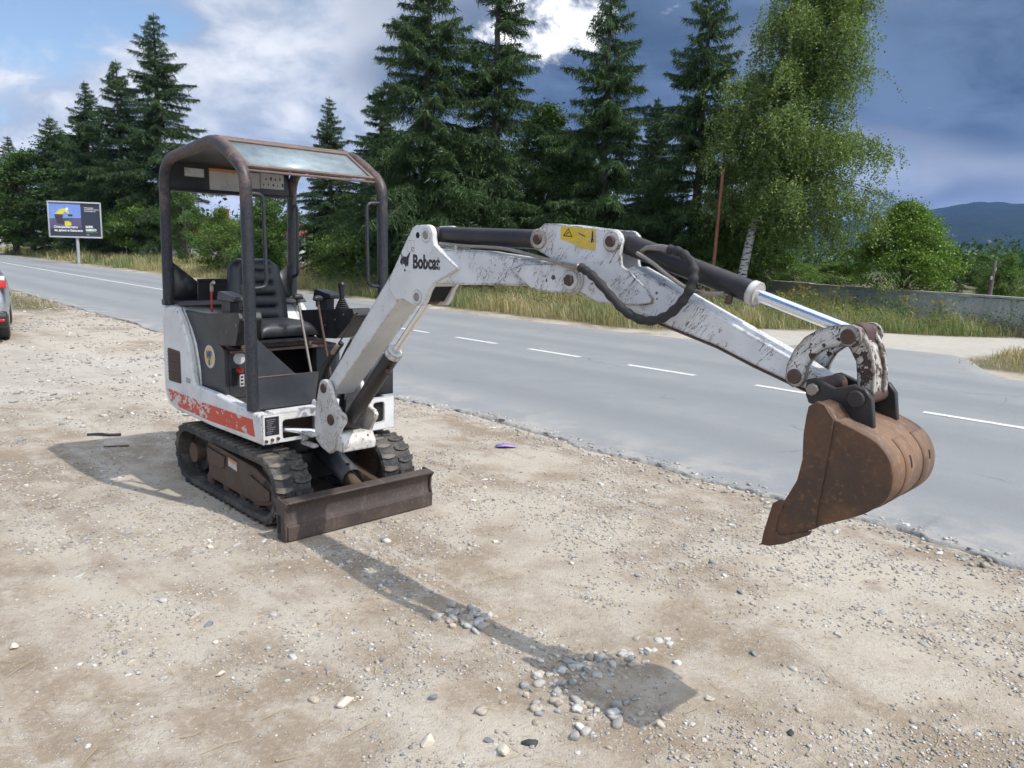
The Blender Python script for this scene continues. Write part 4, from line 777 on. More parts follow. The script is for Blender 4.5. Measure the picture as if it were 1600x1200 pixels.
xp('cutting_edge', MB().prism([(2.832, .700), (2.99, .792), (2.982, .806), (2.86, .735)], -BW + .016, BW - .016), 'bucket_rust', parent=bu, bevel=.003)
xp('worn_lip', MB().prism([(2.826, .696), (2.868, .7235), (2.862, .730), (2.828, .704)], -BW - .010, BW + .010), 'steel', parent=bu)
xp('bucket_top', MB().prism([(2.945, 1.165), (2.968, 1.184), (3.0, 1.176), (3.03, 1.14), (3.02, 1.12), (2.99, 1.155), (2.97, 1.162)], -BW + .016, BW - .016), 'bucket_rust', parent=bu, bevel=.003)
earp = [(2.886, 1.232), (2.911, 1.240), (2.935, 1.232), (2.975, 1.217), (3.03, 1.236), (3.066, 1.228), (3.090, 1.20), (3.103, 1.115), (3.05, 1.115), (2.97, 1.150), (2.90, 1.160), (2.888, 1.185)]
for s_ in (-1, 1):
    e = xp('bucket_ear', MB().prism(earp, s_ * .082, s_ * .104), 'black_paint', parent=bu, bevel=.004)
    for (x_, z_, r_) in ((2.912, 1.205, .020), (3.045, 1.195, .026)): xp('ear_pin', MB().cyl((x_, s_ * .104, z_), (x_, s_ * .116, z_), r_, 8 if r_ < .025 else 20), 'steel' if r_ < .025 else 'black_paint', parent=bu)
xp('ear_pin', MB().cyl((2.912, -.08, 1.205), (2.912, .08, 1.205), .032, 20).cyl((3.045, -.08, 1.195), (3.045, .08, 1.195), .026, 20), 'pin_rust', parent=bu)
for o in [bu] + list(bu.children):                    # the bucket hangs a little to the near side of its ears
    if o.name.split('.')[0] not in ('bucket_ear', 'ear_pin'): o.data.transform(Matrix.Translation((0, -.017, 0)))
# --- hoses at the boom foot
for k, (pts, r_) in enumerate((([(-.08, -.07, .70), (-.02, -.085, .83), (.03, -.08, .93), (.12, -.07, 1.02), (.17, -.06, 1.07)], .0125), ([(-.06, -.03, .66), (-.03, -.05, .84), (.05, -.05, .96), (.15, -.04, 1.06)], .0115), ([(-.05, .02, .62), (.0, .0, .80), (.10, .0, .97), (.2, .0, 1.09)], .015), ([(-.02, .05, .60), (.02, .05, .82), (.14, .04, 1.02)], .015))):
    xp('hydraulic_hose', MB().tube(smooth_path(pts), r_, 12), 'hose_rubber', 'B')
xp('hydraulic_pipe', MB().tube(smooth_path([(.12, -.075, 1.02), (.24, -.07, 1.14), (.30, -.065, 1.22), (.34, -.06, 1.25)]), .0045, 8), 'black_paint', 'B'); xp('hose_fitting', MB().cyl((.10, -.075, 1.0), (.16, -.072, 1.06), .014, 8), 'steel', 'B')
xp('hydraulic_hose', MB().tube(smooth_path([(.10, .03, .60), (.16, .06, .72), (.24, .075, .82), (.34, .07, .90), (.45, .05, .96)]), .011, 10), 'hose_rubber', 'B')
# ------------------------------------------------------------------ vegetation
def gz(x, y): return float(height(np.array([x]), np.array([y]))[0])
def at_px(px, dist): a = (px - 800) / 1217.; x, y = a * .985, 1.; k = dist / math.hypot(x, y); return x * k, y * k     # a bearing and a distance on the ground
def tris_along(P, D, L, W, rng):
    """thin leaf triangles: base points P, directions D, lengths L, widths W"""
    n = len(P); a = rng.normal(size=(n, 3)); s_ = np.cross(D, a); s_ /= np.linalg.norm(s_, axis=1)[:, None] + 1e-9
    V = np.empty((n, 3, 3)); V[:, 0] = P - s_ * W[:, None] * .5; V[:, 1] = P + s_ * W[:, None] * .5; V[:, 2] = P + D * L[:, None]
    return V.reshape(-1, 3)
def unit(a): return a / (np.linalg.norm(a, axis=-1, keepdims=True) + 1e-9)
def jit_col(base, n, rng, v=.22, hue=.12):
    b = np.array(base)[None, :] * (1 + v * rng.normal(size=(n, 1))).clip(.35, 1.9); b = b * (1 + hue * rng.normal(size=(n, 3))); return b.clip(.004, 1)
def spruce_meshes(seed, H, Rm, sparse=1., droop=.35, base=.10, tone=(.048, .086, .030)):
    rng = np.random.default_rng(seed); VS = []; CS = []; TB = MB()
    TB.tube([(math.sin(i * 1.3) * .03, math.cos(i * 1.9) * .03, H * i / 14) for i in range(15)], [.019 * H * (1 - i / 14.3) ** .9 + .012 for i in range(15)], 9)
    z = H * base; k = 0
    while z < H * .985:
        h = z / H; nb_ = int(rng.integers(4, 7)) if h < .9 else 4
        if h < .18: nb_ = 3
        for j in range(nb_):
            az = k * .7 + j * 2 * math.pi / nb_ + rng.normal() * .3
            prof = (1 - h) ** .80 * (.62 + .38 * sm(h, .0, .22)); L_ = max(.16, Rm * prof * rng.uniform(.50, 1.22))
            if rng.random() > sparse and h > .2: continue
            up = .45 * h - .06 + rng.normal() * .06; dr = droop * (1 - h * .8)
            z_0 = z; z = z + rng.normal() * .14 * (1 - h)
            nn = max(4, int(L_ / .085)); t_ = np.linspace(.10, 1, nn); rr = L_ * t_
            zz_ = L_ * (up * t_ - dr * t_ ** 2 + .30 * dr * t_ ** 4)
            P = np.stack([rr * math.cos(az), rr * math.sin(az), z + zz_], -1); dirv = unit(np.gradient(P, axis=0)); 
            TB.tube([tuple(P[0] * np.array([0, 0, 1])), tuple(P[nn // 2]), tuple(P[-1])], [.012 + L_ * .008, .008 + L_ * .003, .004], 4, False)
            side = unit(np.cross(dirv, [0, 0, 1]))
            pts = []; dirs = []; tl = []
            for sg in (-1, 1):
                ln = (L_ * .34 * (1 - t_) ** .7 + .12) * rng.uniform(.6, 1.2, nn)
                tw = unit(side * sg + dirv * .75 + np.array([0, 0, -.55])[None] + rng.normal(size=(nn, 3)) * .22)
                m = int(max(2, (L_ * .30 + .14) / .085))
                for q in range(m):
                    fr_ = q / m; keep = ln > fr_ * (L_ * .3)
                    pp = P + tw * (ln * fr_)[:, None] + np.array([0, 0, -1])[None] * (ln * fr_ ** 2 * .35)[:, None]
                    pts.append(pp[keep]); dirs.append(tw[keep])
            pts.append(P); dirs.append(dirv); Pp = np.concatenate(pts); Dd = np.concatenate(dirs); n = len(Pp)
            z = z_0
            for rep in range(3):
                d2 = unit(Dd * .75 + rng.normal(size=(n, 3)) * .62 + np.array([0, 0, -.95 if rep == 1 else -.5 if rep else -.1])[None])
                VS.append(tris_along(Pp + rng.normal(size=(n, 3)) * .025, d2, rng.uniform(.09, .24 if rep != 1 else .32, n), rng.uniform(.020, .042, n), rng))
                tip = np.repeat(t_, 1).mean(); tone_var = .75 + .5 * rng.random()  # random tone for each batch of needles
                cc = jit_col(tone, n, rng, .22, .08) * tone_var * (1.0 + (.35 if rng.random() < .15 else 0)); CS.append(np.repeat(cc, 3, 0))
        z += rng.uniform(.26, .46) * (1.15 - .45 * h); k += 1
    V = np.concatenate(VS); C_ = np.concatenate(CS); F = np.arange(len(V)).reshape(-1, 3)
    cm = np_mesh('crown', V, F, C_); cm.materials.append(MATS['needles']); tm = to_mesh('trunk', TB); tm.materials.append(MATS['spruce_bark']); return tm, cm
def quads_at(P, Dn, S, rng, asp=.62):
    n = len(P); a = unit(rng.normal(size=(n, 3))); u_ = unit(np.cross(Dn, a)); v_ = np.cross(Dn, u_)
    V = np.empty((n, 4, 3)); V[:, 0] = P - u_ * S[:, None]; V[:, 1] = P - v_ * (S * asp)[:, None]; V[:, 2] = P + u_ * S[:, None]; V[:, 3] = P + v_ * (S * asp)[:, None]
    return V.reshape(-1, 3)
def leafy_meshes(seed, H, Rm, tone, nclump=220, per=150, leaf=.05, bare=.16, shape=.9, bark='bark', clump=.34, lobes=7):
    rng = np.random.default_rng(seed); TB = MB(); VS = []; CS = []
    lean = rng.normal(size=2) * .03 * H; top = np.array([lean[0], lean[1], H * .78]); ths = []
    TB.tube([tuple(top * q * np.array([q, q, 1]) ) for q in np.linspace(0, 1, 7)], [.022 * H * (1 - .8 * q) + .01 for q in np.linspace(0, 1, 7)], 8)
    lob = rng.uniform(0, 2 * math.pi, lobes); lobh = rng.uniform(.3, .95, lobes); lobr = rng.uniform(.75, 1.2, lobes)
    for i in range(nclump):
        q = i % lobes; az = lob[q] + rng.normal() * .55; h = np.clip(lobh[q] + rng.normal() * .2, bare, 1.0); hh = (h - bare) / (1 - bare)
        rad = Rm * lobr[q] * (math.sin(math.pi * min(1, .12 + .86 * hh)) ** shape) * rng.uniform(.25, 1.0) ** .5
        c = np.array([rad * math.cos(az) + lean[0] * h, rad * math.sin(az) + lean[1] * h, H * h * rng.uniform(.93, 1.02)])
        b0 = np.array([lean[0] * h * .5, lean[1] * h * .5, max(H * .1, c[2] - rad * .75 - .1 * H * rng.random())])
        if i % 2 == 0: TB.tube([tuple(b0), tuple((b0 + c) / 2 + np.array([0, 0, .06 * rad])), tuple(c)], [.006 * H * .5 + .006, .010, .004], 4, False)
        n = int(per * rng.uniform(.55, 1.35)); sc = clump * (.7 + .6 * rng.random()) * (.6 + .4 * Rm / 2.)
        off = rng.normal(size=(n, 3)) * np.array([sc, sc, sc * .62]) * .62; P = c + off; P[:, 2] = np.maximum(P[:, 2], .12)
        Dn = unit(rng.normal(size=(n, 3)) + np.array([0, 0, .5]) + unit(c * np.array([1, 1, .3]))[None] * .5)
        VS.append(quads_at(P, Dn, leaf * rng.uniform(.55, 1.25, n), rng)); tone_var = rng.uniform(.72, 1.28)  # random tone for each leaf clump
        CS.append(np.repeat(jit_col(tone, n, rng, .2, .09) * tone_var, 4, 0))
    V = np.concatenate(VS); C_ = np.concatenate(CS); F = np.arange(len(V)).reshape(-1, 4)
    cm = np_mesh('crown', V, F, C_); cm.materials.append(MATS['leaf']); tm = to_mesh('trunk', TB); tm.materials.append(MATS[bark]); return tm, cm
def birch_meshes(seed, H, tone):
    rng = np.random.default_rng(seed); TB = MB(); LM = MB(); VS = []; CS = []
    tr = smooth_path([(0, 0, 0), (.25, 0, 1.8), (.60, .1, 3.6), (1.05, .1, 5.4), (1.55, 0, 7.2), (2.05, 0, H * .84), (2.5, 0, H * .98)], 6)
    TB.tube(tr, [.15 * (1 - i / len(tr)) ** .8 + .012 for i in range(len(tr))], 9)
    tp = np.array([tuple(p) for p in tr]); limbs = []
    for i in range(120):
        q = rng.uniform(.24, .99); az = rng.uniform(0, 2 * math.pi)
        L_ = (3.0 * (1 - q) ** .38 + .65) * rng.uniform(.45, 1.0); rise = rng.uniform(.5, 1.15)
        if i < 14: az = rng.normal() * .45; q = rng.uniform(.26, .52); L_ = rng.uniform(2.6, 4.2); rise = rng.uniform(.3, .6)      # long limbs reaching right
        b0 = tp[int(q * (len(tp) - 1))]
        if math.cos(az) < -.2 and q < .45: L_ *= .8
        d = np.array([math.cos(az), math.sin(az), rise]); t_ = np.linspace(0, 1, 7)
        P = b0 + L_ * (t_[:, None] * d[None] + np.array([0, 0, -.75 * rise ** .5])[None] * t_[:, None] ** 2.2); LM.tube([tuple(p) for p in P], [.022 * (1 - k / 7.3) + .003 for k in range(7)], 5, False); limbs.append(P)
    for P in limbs:
        n = int(np.linalg.norm(P[-1] - P[0]) * 26) + 12
        for k in range(n):
            q = rng.uniform(.12, 1) * 6; i = min(5, int(q)); b0 = P[i] + (P[i + 1] - P[i]) * (q - i) + rng.normal(size=3) * .16
            ln = rng.uniform(.25, 1.15) * (.6 + .6 * rng.random()); m = int(ln / .028) + 3; t_ = np.linspace(0, 1, m)
            sway = rng.normal(size=2) * .22; o = unit(np.array([*rng.normal(size=2), .25])) * .26
            Q = b0[None] + np.stack([sway[0] * t_ * ln + o[0] * np.sqrt(t_), sway[1] * t_ * ln + o[1] * np.sqrt(t_), .25 * t_ * (1 - t_) - ln * t_ ** 1.25], -1) + rng.normal(size=(m, 3)) * .045
            Q[:, 2] = np.maximum(Q[:, 2], .25)
            VS.append(quads_at(Q, unit(rng.normal(size=(m, 3)) + np.array([0, 0, .3])), rng.uniform(.022, .046, m), rng, .72)); CS.append(np.repeat(jit_col(tone, m, rng, .22, .07) * rng.uniform(.75, 1.3), 4, 0))
            if k % 5 == 0: LM.tube([tuple(Q[0]), tuple(Q[m // 2]), tuple(Q[-1])], [.004, .003, .002], 3, False)
    V = np.concatenate(VS); C_ = np.concatenate(CS); F = np.arange(len(V)).reshape(-1, 4)
    cm = np_mesh('crown', V, F, C_); cm.materials.append(MATS['leaf']); tm = to_mesh('trunk', TB); tm.materials.append(MATS['birch_bark']); lm = to_mesh('limbs', LM); lm.materials.append(MATS['bark']); return tm, cm, lm
def plant(name, meshes, px, dist, label, cat='tree', scale=1., rz=0., group=None, sink=.05, sxy=1.):
    x, y = at_px(px, dist); t = thing(name, label, cat, (x, y, gz(x, y) - sink), rz, group); t.scale = (scale * sxy, scale * sxy, scale)
    for nm, me in zip(('trunk', 'crown', 'limbs'), meshes): o = bpy.data.objects.new(nm, me); col.objects.link(o); o.parent = t
    return t
SPA = spruce_meshes(1, 12.2, 4.6, .90, .52, .09); SPB = spruce_meshes(2, 12.8, 3.1, .70, .50, .12, (.050, .088, .031)); SPC = spruce_meshes(3, 11.5, 3.7, .86, .38, .08, (.056, .100, .036)); SPD = spruce_meshes(5, 13.5, 4.2, .86, .55, .10, (.044, .078, .028))
G1, G2, G3 = (.105, .175, .036), (.080, .145, .034), (.125, .195, .05)
LA = leafy_meshes(11, 5.2, 2.2, G2, 260, 150, .055); LB = leafy_meshes(12, 4.2, 2.0, G1, 240, 150, .050, .06); LC = leafy_meshes(13, 2.6, 1.6, G3, 150, 150, .045, .02); LD = leafy_meshes(14, 6.5, 2.0, (.066, .118, .034), 260, 150, .055, .05, .7)
BI = birch_meshes(21, 10.9, (.150, .215, .062)); LR = leafy_meshes(15, 4.4, 2.1, (.130, .215, .036), 300, 160, .050, .04, .75, lobes=11)
def hgt(px, top, dist): return (392 + .0269 * (px - 800) - top) * dist * math.cos(math.atan((px - 800) / 1217)) / 1217 + 1.6 + .05
def pl_h(name, ms, h0, px, top, dist, label, cat='tree', rz=0., sxy=1., group=None): return plant(name, ms, px, dist, label, cat, hgt(px, top, dist) / h0, rz, group, sxy=sxy)
gs = 'spruces along the road'
pl_h('spruce_tree', SPA, 12.2, 661, -55, 27.5, 'broad dark spruce with drooping boughs right behind the canopy, cut by the frame top', rz=.4, group=gs)
pl_h('spruce_tree', SPB, 12.8, 765, -75, 28.6, 'thin see-through spruce with bare trunk beside the bright cloud gap', rz=1.2, group=gs)
pl_h('spruce_tree', SPC, 11.5, 932, 2, 28.5, 'pointed spruce rising behind the yellow warning sticker of the arm', rz=2.2, group=gs)
pl_h('spruce_tree', SPC, 11.5, 1078, -12, 28., 'dark spruce next to the birch, above the rusty pole', rz=.3, sxy=.95, group=gs)
pl_h('spruce_tree', SPD, 13.5, 512, 168, 37, 'smaller spruce seen under the canopy visor', rz=.7, group=gs)
pl_h('spruce_tree', SPD, 13.5, 250, 48, 68, 'tallest spruce on the left, just left of the canopy', rz=2.9, sxy=1.12, group=gs)
pl_h('spruce_tree', SPA, 12.2, 190, 112, 72, 'spruce between the billboard and the tallest left spruce', rz=4.1, sxy=1.0, group=gs)
pl_h('spruce_tree', SPD, 13.5, 140, 142, 76, 'narrow spruce rising straight above the billboard', rz=5.0, sxy=1.15, group=gs)
pl_h('spruce_tree', SPC, 11.5, 84, 192, 84, 'spruce tip peeking over the leafy trees left of the billboard', rz=1.0, sxy=1.3, group=gs)
pl_h('spruce_tree', SPB, 12.8, 18, 220, 92, 'far spruce at the left edge of the picture', rz=2.0, sxy=1.5, group=gs)
pl_h('spruce_tree', SPA, 12.2, 590, 150, 33, 'half hidden spruce between the canopy post and the broad spruce', rz=3.3, group=gs)
pl_h('spruce_tree', SPD, 13.5, 1010, 170, 33, 'shaded spruce filling the gap between the two pointed spruces', rz=1.7, group=gs)
BIRCH = pl_h('birch_tree', BI, 10.9, 1150, -22, 25.5, 'tall weeping birch leaning right with white trunk and hanging twigs', group='birches'); BIRCH.rotation_euler.z = .12
gd_ = 'leafy trees and shrubs behind the verge'
for ms, h0, nm, px, top, dist, rz, sxy, lab in (
    (LR, 4.4, 'leafy_tree', 1408, 322, 27.5, .3, 1.0, 'bright green round tree standing behind the concrete wall'),
    (LD, 6.5, 'leafy_tree', 1480, 392, 44, 1.1, 1.5, 'dark leafy tree just right of the bright round tree'),
    (LB, 4.2, 'leafy_tree', 1578, 392, 30, 2.0, .8, 'small tree at the right edge beside the wooden pole'),
    (LA, 5.2, 'leafy_tree', 1530, 404, 52, 2.6, 1.6, 'leafy tree behind the wooden pole'),
    (LB, 4.2, 'leafy_tree', 1238, 408, 36, .9, 1.4, 'low bush over the left end of the concrete wall'),
    (LC, 2.6, 'leafy_bush', 1300, 418, 40, 1.9, 1.9, 'low bush behind the wall left of the round tree'),
    (LD, 6.5, 'leafy_tree', 832, 190, 31, .5, 1.0, 'pale green leafy tree between the thin spruce and the pointed spruce'),
    (LA, 5.2, 'leafy_tree', 905, 275, 29.5, 1.4, .95, 'leafy tree low in front of the pointed spruce'),
    (LD, 6.5, 'leafy_tree', 1010, 300, 29, 2.4, .9, 'dark leafy tree under the spruces left of the rusty pole'),
    (LB, 4.2, 'leafy_tree', 1130, 330, 28.2, 3.4, 1.0, 'leafy tree around the foot of the birch'),
    (LA, 5.2, 'leafy_tree', 1180, 290, 30, .6, .8, 'leafy tree in the shade behind the birch trunk'),
    (LB, 4.2, 'leafy_tree', 770, 320, 30.5, 5.0, 1., 'shrubby tree around the foot of the thin spruce'),
    (LA, 5.2, 'leafy_tree', 425, 292, 35, 4.0, .8, 'green leafy tree seen through the open canopy'),
    (LB, 4.2, 'leafy_tree', 345, 332, 40, 1.0, .95, 'feathery green shrub seen through the canopy, left of the seat'),
    (LC, 2.6, 'leafy_bush', 395, 360, 38, .2, 1.1, 'rounded bush right behind the operator seat'),
    (LD, 6.5, 'leafy_tree', 90, 222, 86, 2.2, 1.6, 'large pale leafy tree directly left of the billboard top'),
    (LA, 5.2, 'leafy_tree', 45, 252, 86, 3.0, 1.3, 'leafy tree in the dark row near the left edge'),
    (LD, 6.5, 'leafy_tree', 175, 300, 78, .0, 1.3, 'dark leafy tree right of the billboard'),
    (LB, 4.2, 'leafy_tree', 225, 300, 68, 5.5, 1.1, 'shrubby tree at the foot of the tallest left spruce'),
    (LC, 2.6, 'leafy_bush', 130, 345, 80, 1.3, 1.9, 'wide dark bush right behind the billboard post'),
    (LA, 5.2, 'leafy_tree', 286, 300, 52, 2.0, .7, 'leafy tree behind the rear canopy post'),
    (LC, 2.6, 'leafy_bush', 560, 360, 33, 4.4, 1.2, 'bush between the grab handle and the seat'),
    (LC, 2.6, 'leafy_bush', 700, 372, 31, 2.7, 1.2, 'bush under the broad spruce behind the boom'),
    (LA, 5.2, 'leafy_tree', 620, 285, 33, 1.2, .9, 'dark leafy tree behind the broad spruce trunk'),
    (LC, 2.6, 'leafy_bush', 970, 380, 29, 3.9, 1.4, 'bush low behind the bucket cylinder'),
    (LC, 2.6, 'leafy_bush', 880, 378, 30, 3.1, 1.4, 'bush low behind the boom end'),
    (LD, 6.5, 'leafy_tree', 720, 240, 36, .9, 1.2, 'leafy tree filling the gap behind the two tall spruces'),
    (LD, 6.5, 'leafy_tree', 880, 230, 38, 2.9, 1.2, 'tall leafy tree deep behind the pointed spruce'),
    (LA, 5.2, 'leafy_tree', 540, 330, 42, 2.1, 1., 'far leafy tree seen right of the rear canopy post')):
    pl_h(nm, ms, h0, px, top, dist, lab, 'tree' if nm == 'leafy_tree' else 'bush', rz, sxy, gd_)
# far wood: one mass along the valley floor
rng = np.random.default_rng(77); VS = []; CS = []
for i in range(1500):
    d_ = rng.uniform(110, 420); px = rng.uniform(-500, 2300); x, y = at_px(px, d_); s_, t_ = st(x, y)
    if abs(t_ - 8 - float(bend(np.array([s_]))[0])) < 22: continue
    hh = rng.uniform(3, 8) * (.6 if px > 1150 else 1); n = 170; P = np.array([x, y, hh * .5]) + rng.normal(size=(n, 3)) * np.array([2.6, 2.6, hh * .26]); P[:, 2] = np.clip(P[:, 2], .2, None)
    VS.append(quads_at(P, unit(rng.normal(size=(n, 3)) + np.array([0, -.3, .4])), rng.uniform(.22, .5, n), rng)); CS.append(np.repeat(jit_col((.045, .085, .03), n, rng, .2, .08) * rng.uniform(.7, 1.3), 4, 0))
V = np.concatenate(VS); fw = link('distant_wood', np_mesh('distant_wood', V, np.arange(len(V)).reshape(-1, 4), np.concatenate(CS)), 'leaf'); fw['kind'] = 'stuff'; fw['label'] = 'far wooded valley floor reading as one green mass'
# ------------------------------------------------------------------ grass
rng = np.random.default_rng(5)
def blades(x, y, hgt_, wid, cols, rng, lean=.8):
    n = len(x); z = height(x, y) - .02; a = rng.uniform(0, 2 * math.pi, n); d_ = np.stack([np.cos(a), np.sin(a)], -1); side = np.stack([-d_[:, 1], d_[:, 0]], -1)
    ln = hgt_ * lean * rng.uniform(.2, 1.3, n); V = np.empty((n, 5, 3)); w2 = wid[:, None] * .5
    B0 = np.stack([x, y], -1)
    V[:, 0, :2] = B0 - side * w2; V[:, 1, :2] = B0 + side * w2; V[:, 0, 2] = V[:, 1, 2] = z
    M1 = B0 + d_ * (ln * .3)[:, None]; V[:, 2, :2] = M1 + side * w2 * .8; V[:, 3, :2] = M1 - side * w2 * .8; V[:, 2, 2] = V[:, 3, 2] = z + hgt_ * .6
    V[:, 4, :2] = B0 + d_ * ln[:, None]; V[:, 4, 2] = z + hgt_
    i = np.arange(n)[:, None] * 5; F = np.concatenate([np.stack([i[:, 0], i[:, 0] + 1, i[:, 0] + 2], -1), np.stack([i[:, 0], i[:, 0] + 2, i[:, 0] + 3], -1), np.stack([i[:, 0] + 3, i[:, 0] + 2, i[:, 0] + 4], -1)])
    C5 = np.repeat(cols, 5, 0).reshape(n, 5, 3); straw = np.array([.42, .36, .21]) * rng.uniform(.7, 1.2, (n, 1)); C5[:, 4] = C5[:, 4] * .35 + straw * .65; C5[:, 2:4] = C5[:, 2:4] * .8 + straw[:, None] * .2; return V.reshape(-1, 3), F, C5.reshape(-1, 3)
def grass_patch(name, n, s0, s1, t0, t1, hb, wid, label, seed, dens=None):
    rng = np.random.default_rng(seed); s_ = rng.uniform(s0, s1, n); t_ = rng.uniform(t0, t1, n); b_ = bend(s_); x, y = xy(s_, t_ + b_); soil = zones(x, y)[0]
    cl = vnoise(x, y, .9, 7, 3); keep = (soil > .45) & (rng.random(n) < .25 + 1.1 * cl)
    if dens is not None: keep &= dens(s_, t_)
    x, y, cl = x[keep], y[keep], cl[keep]; m = len(x); dry = vnoise(x, y, .45, 71, 3) * 1.25 - .13 + rng.normal(size=m) * .16 + .03
    g = jit_col((.150, .205, .065), m, rng, .22, .08); st_ = jit_col((.42, .35, .19), m, rng, .2, .06); k = sm(dry, .44, .70)[:, None]; c = g * (1 - k) + st_ * k
    hg = hb * rng.uniform(.1, 1.25, m) * (.2 + 1.7 * cl ** 1.4) * (1 + .35 * sm(vnoise(x, y, .35, 91, 2), .5, .75)); 
    V, F, C_ = blades(x, y, hg, wid * rng.uniform(.6, 1.3, m), c, rng); o = link(name, np_mesh(name, V, F, C_), 'grass_blade'); o['kind'] = 'stuff'; o['label'] = label; return o
grass_patch('grass', 120000, 9, 48, 13.0, 19.5, .34, .011, 'tall half dry grass on the far verge under the spruces', 1)
grass_patch('grass', 40000, 48, 130, 13.0, 24, .55, .04, 'distant dry grass strip below the billboard', 2)
grass_patch('grass', 120000, -4, 14, 15.0, 28, .46, .011, 'tall dry grass and weeds in front of the concrete wall', 3, lambda s_, t_: s_ > 5.2 - (t_ - 20) * .1)
grass_patch('grass', 20000, -4, 4.8, 12.9, 18, .13, .012, 'low grass island at the right edge of the side road', 4)
grass_patch('grass', 16000, 18.5, 45, .5, 4.75, .16, .012, 'dry grass tongue beside the silver car', 6)
# weeds: leafy stalks and yellow flowers
rng = np.random.default_rng(8); VS = []; CS = []
for i in range(420):
    if i < 240: s_, t_ = rng.uniform(3, 11), rng.uniform(17.5, 25)
    else: s_, t_ = rng.uniform(10, 46), rng.uniform(13.6, 17.5)
    x, y = xy(s_, t_ + float(bend(np.array([s_]))[0]))
    if zones(np.array([x]), np.array([y]))[0][0] < .5: continue
    hh = rng.uniform(.35, 1.0); n = int(90 * hh); zz_ = rng.uniform(.05, 1, n) * hh; P = np.stack([x + rng.normal(size=n) * .13, y + rng.normal(size=n) * .13, gz(x, y) + zz_], -1)
    VS.append(quads_at(P, unit(rng.normal(size=(n, 3)) + np.array([0, 0, .6])), rng.uniform(.02, .05, n), rng, .35)); flower = rng.random() < .30
    cc = jit_col((.085, .14, .035), n, rng, .2, .08)
    if flower: cc[zz_ > hh * .72] = np.array([.55, .45, .03]) * .8
    CS.append(np.repeat(cc, 4, 0))
V = np.concatenate(VS); wd_ = link('weeds', np_mesh('weeds', V, np.arange(len(V)).reshape(-1, 4), np.concatenate(CS)), 'grass_blade'); wd_['kind'] = 'stuff'; wd_['label'] = 'leafy weeds with a few yellow flowers in the tall grass'
# ------------------------------------------------------------------ hills
def ridge(az):   # elevation angle of the skyline by bearing (radians right of the view axis)
    px = 800 + np.tan(az) * 1217; y = np.interp(px, [-1500, -300, 300, 900, 1150, 1260, 1330, 1440, 1495, 1560, 1620, 1800, 2400, 4000], [378, 372, 380, 388, 372, 352, 344, 329, 318, 321, 321, 335, 390, 420])
    return (392 + .0269 * (px - 800) - y) / 1217
az = np.linspace(-1.25, 1.25, 360); rows = []
for k, q in enumerate(np.linspace(0, 1, 26)):
    D = 1500 + 2100 * q; el = np.maximum(ridge(az) * np.cos(az), .001) * 3600; prof = q ** 1.3; zz_ = el * prof + (vnoise(az * 30, np.full_like(az, q * 5), 1, 5, 4) - .5) * 60 * q * (1 - q) * 2 + (vnoise(az * 260, np.full_like(az, q * 9), 1, 15, 2) - .5) * 8 * q - 5 * (1 - q)
    rows.append(np.stack([np.sin(az) * D, np.cos(az) * D, zz_ + 1.6 * q], -1))
V = np.stack(rows, 0); m_, n_ = V.shape[:2]; idx = np.arange(m_ * n_).reshape(m_, n_); hl = link('hills', np_mesh('hills', V.reshape(-1, 3), np.stack([idx[:-1, :-1], idx[:-1, 1:], idx[1:, 1:], idx[1:, :-1]], -1).reshape(-1, 4), None, True), 'forest_hill'); hl['kind'] = 'structure'
# ------------------------------------------------------------------ concrete wall
wl_pts = [(8.55 + .93 * k, 32.7 - 2.54 * k) for k in range(7)]
wall = thing('concrete_wall', 'weathered grey concrete panel wall with posts and pale cap behind the tall grass', 'wall', (*wl_pts[0], 0))
def wpart(nm, mb, m): o = part(nm, mb, m, wall); o.matrix_parent_inverse = Matrix.Translation((-wl_pts[0][0], -wl_pts[0][1], 0)); return o
for i in range(len(wl_pts) - 1):
    a, b_ = Vector((*wl_pts[i], 0)), Vector((*wl_pts[i + 1], 0)); X = (b_ - a).normalized(); L_ = (b_ - a).length; M = frame_m(a, X, Vector((0, 0, 1)).cross(X)); top = .70 + .012 * math.sin(i * 2.1)
    for k in range(3): wpart('wall_panel', MB().box(.08, L_ - .08, -.03, .03, -.75 + k * .48, -.75 + k * .48 + .474, M), 'concrete')
    wpart('wall_post', MB().box(-.085, .085, -.10, .10, -.75, .74, M), 'cap_concrete'); wpart('wall_cap', MB().box(.02, L_ + .02, -.09, .09, top, top + .055, M), 'cap_concrete')
# ------------------------------------------------------------------ poles
def pole(name, px, dist, top, lean, r0, r1, m, label):
    x, y = at_px(px, dist); z0 = gz(x, y) - .2; h = hgt(px, top, dist); t = thing(name, label, 'pole', (x, y, z0)); part('shaft', MB().tube([(0, 0, 0), (lean * .5, 0, h * .5), (lean, 0, h + .2)], [r0, (r0 + r1) / 2, r1], 14), m, t); return t, h
pole('rusty_pole', 1108, 25, 276, .14, .055, .05, 'rusty_pole', 'thin rusty steel pole standing in front of the spruces left of the birch')
p_, h_ = pole('wooden_pole', 1546, 27, 398, .06, .07, .055, 'old_wood', 'weathered wooden utility pole near the right end of the wall')
part('insulator', MB().cyl((.10, 0, h_ - .1), (.10, 0, h_ + .0), .03, 10), 'cap_concrete', p_); part('insulator', MB().cyl((-.02, -.06, h_ - .35), (-.02, -.06, h_ - .25), .03, 10), 'cap_concrete', p_)
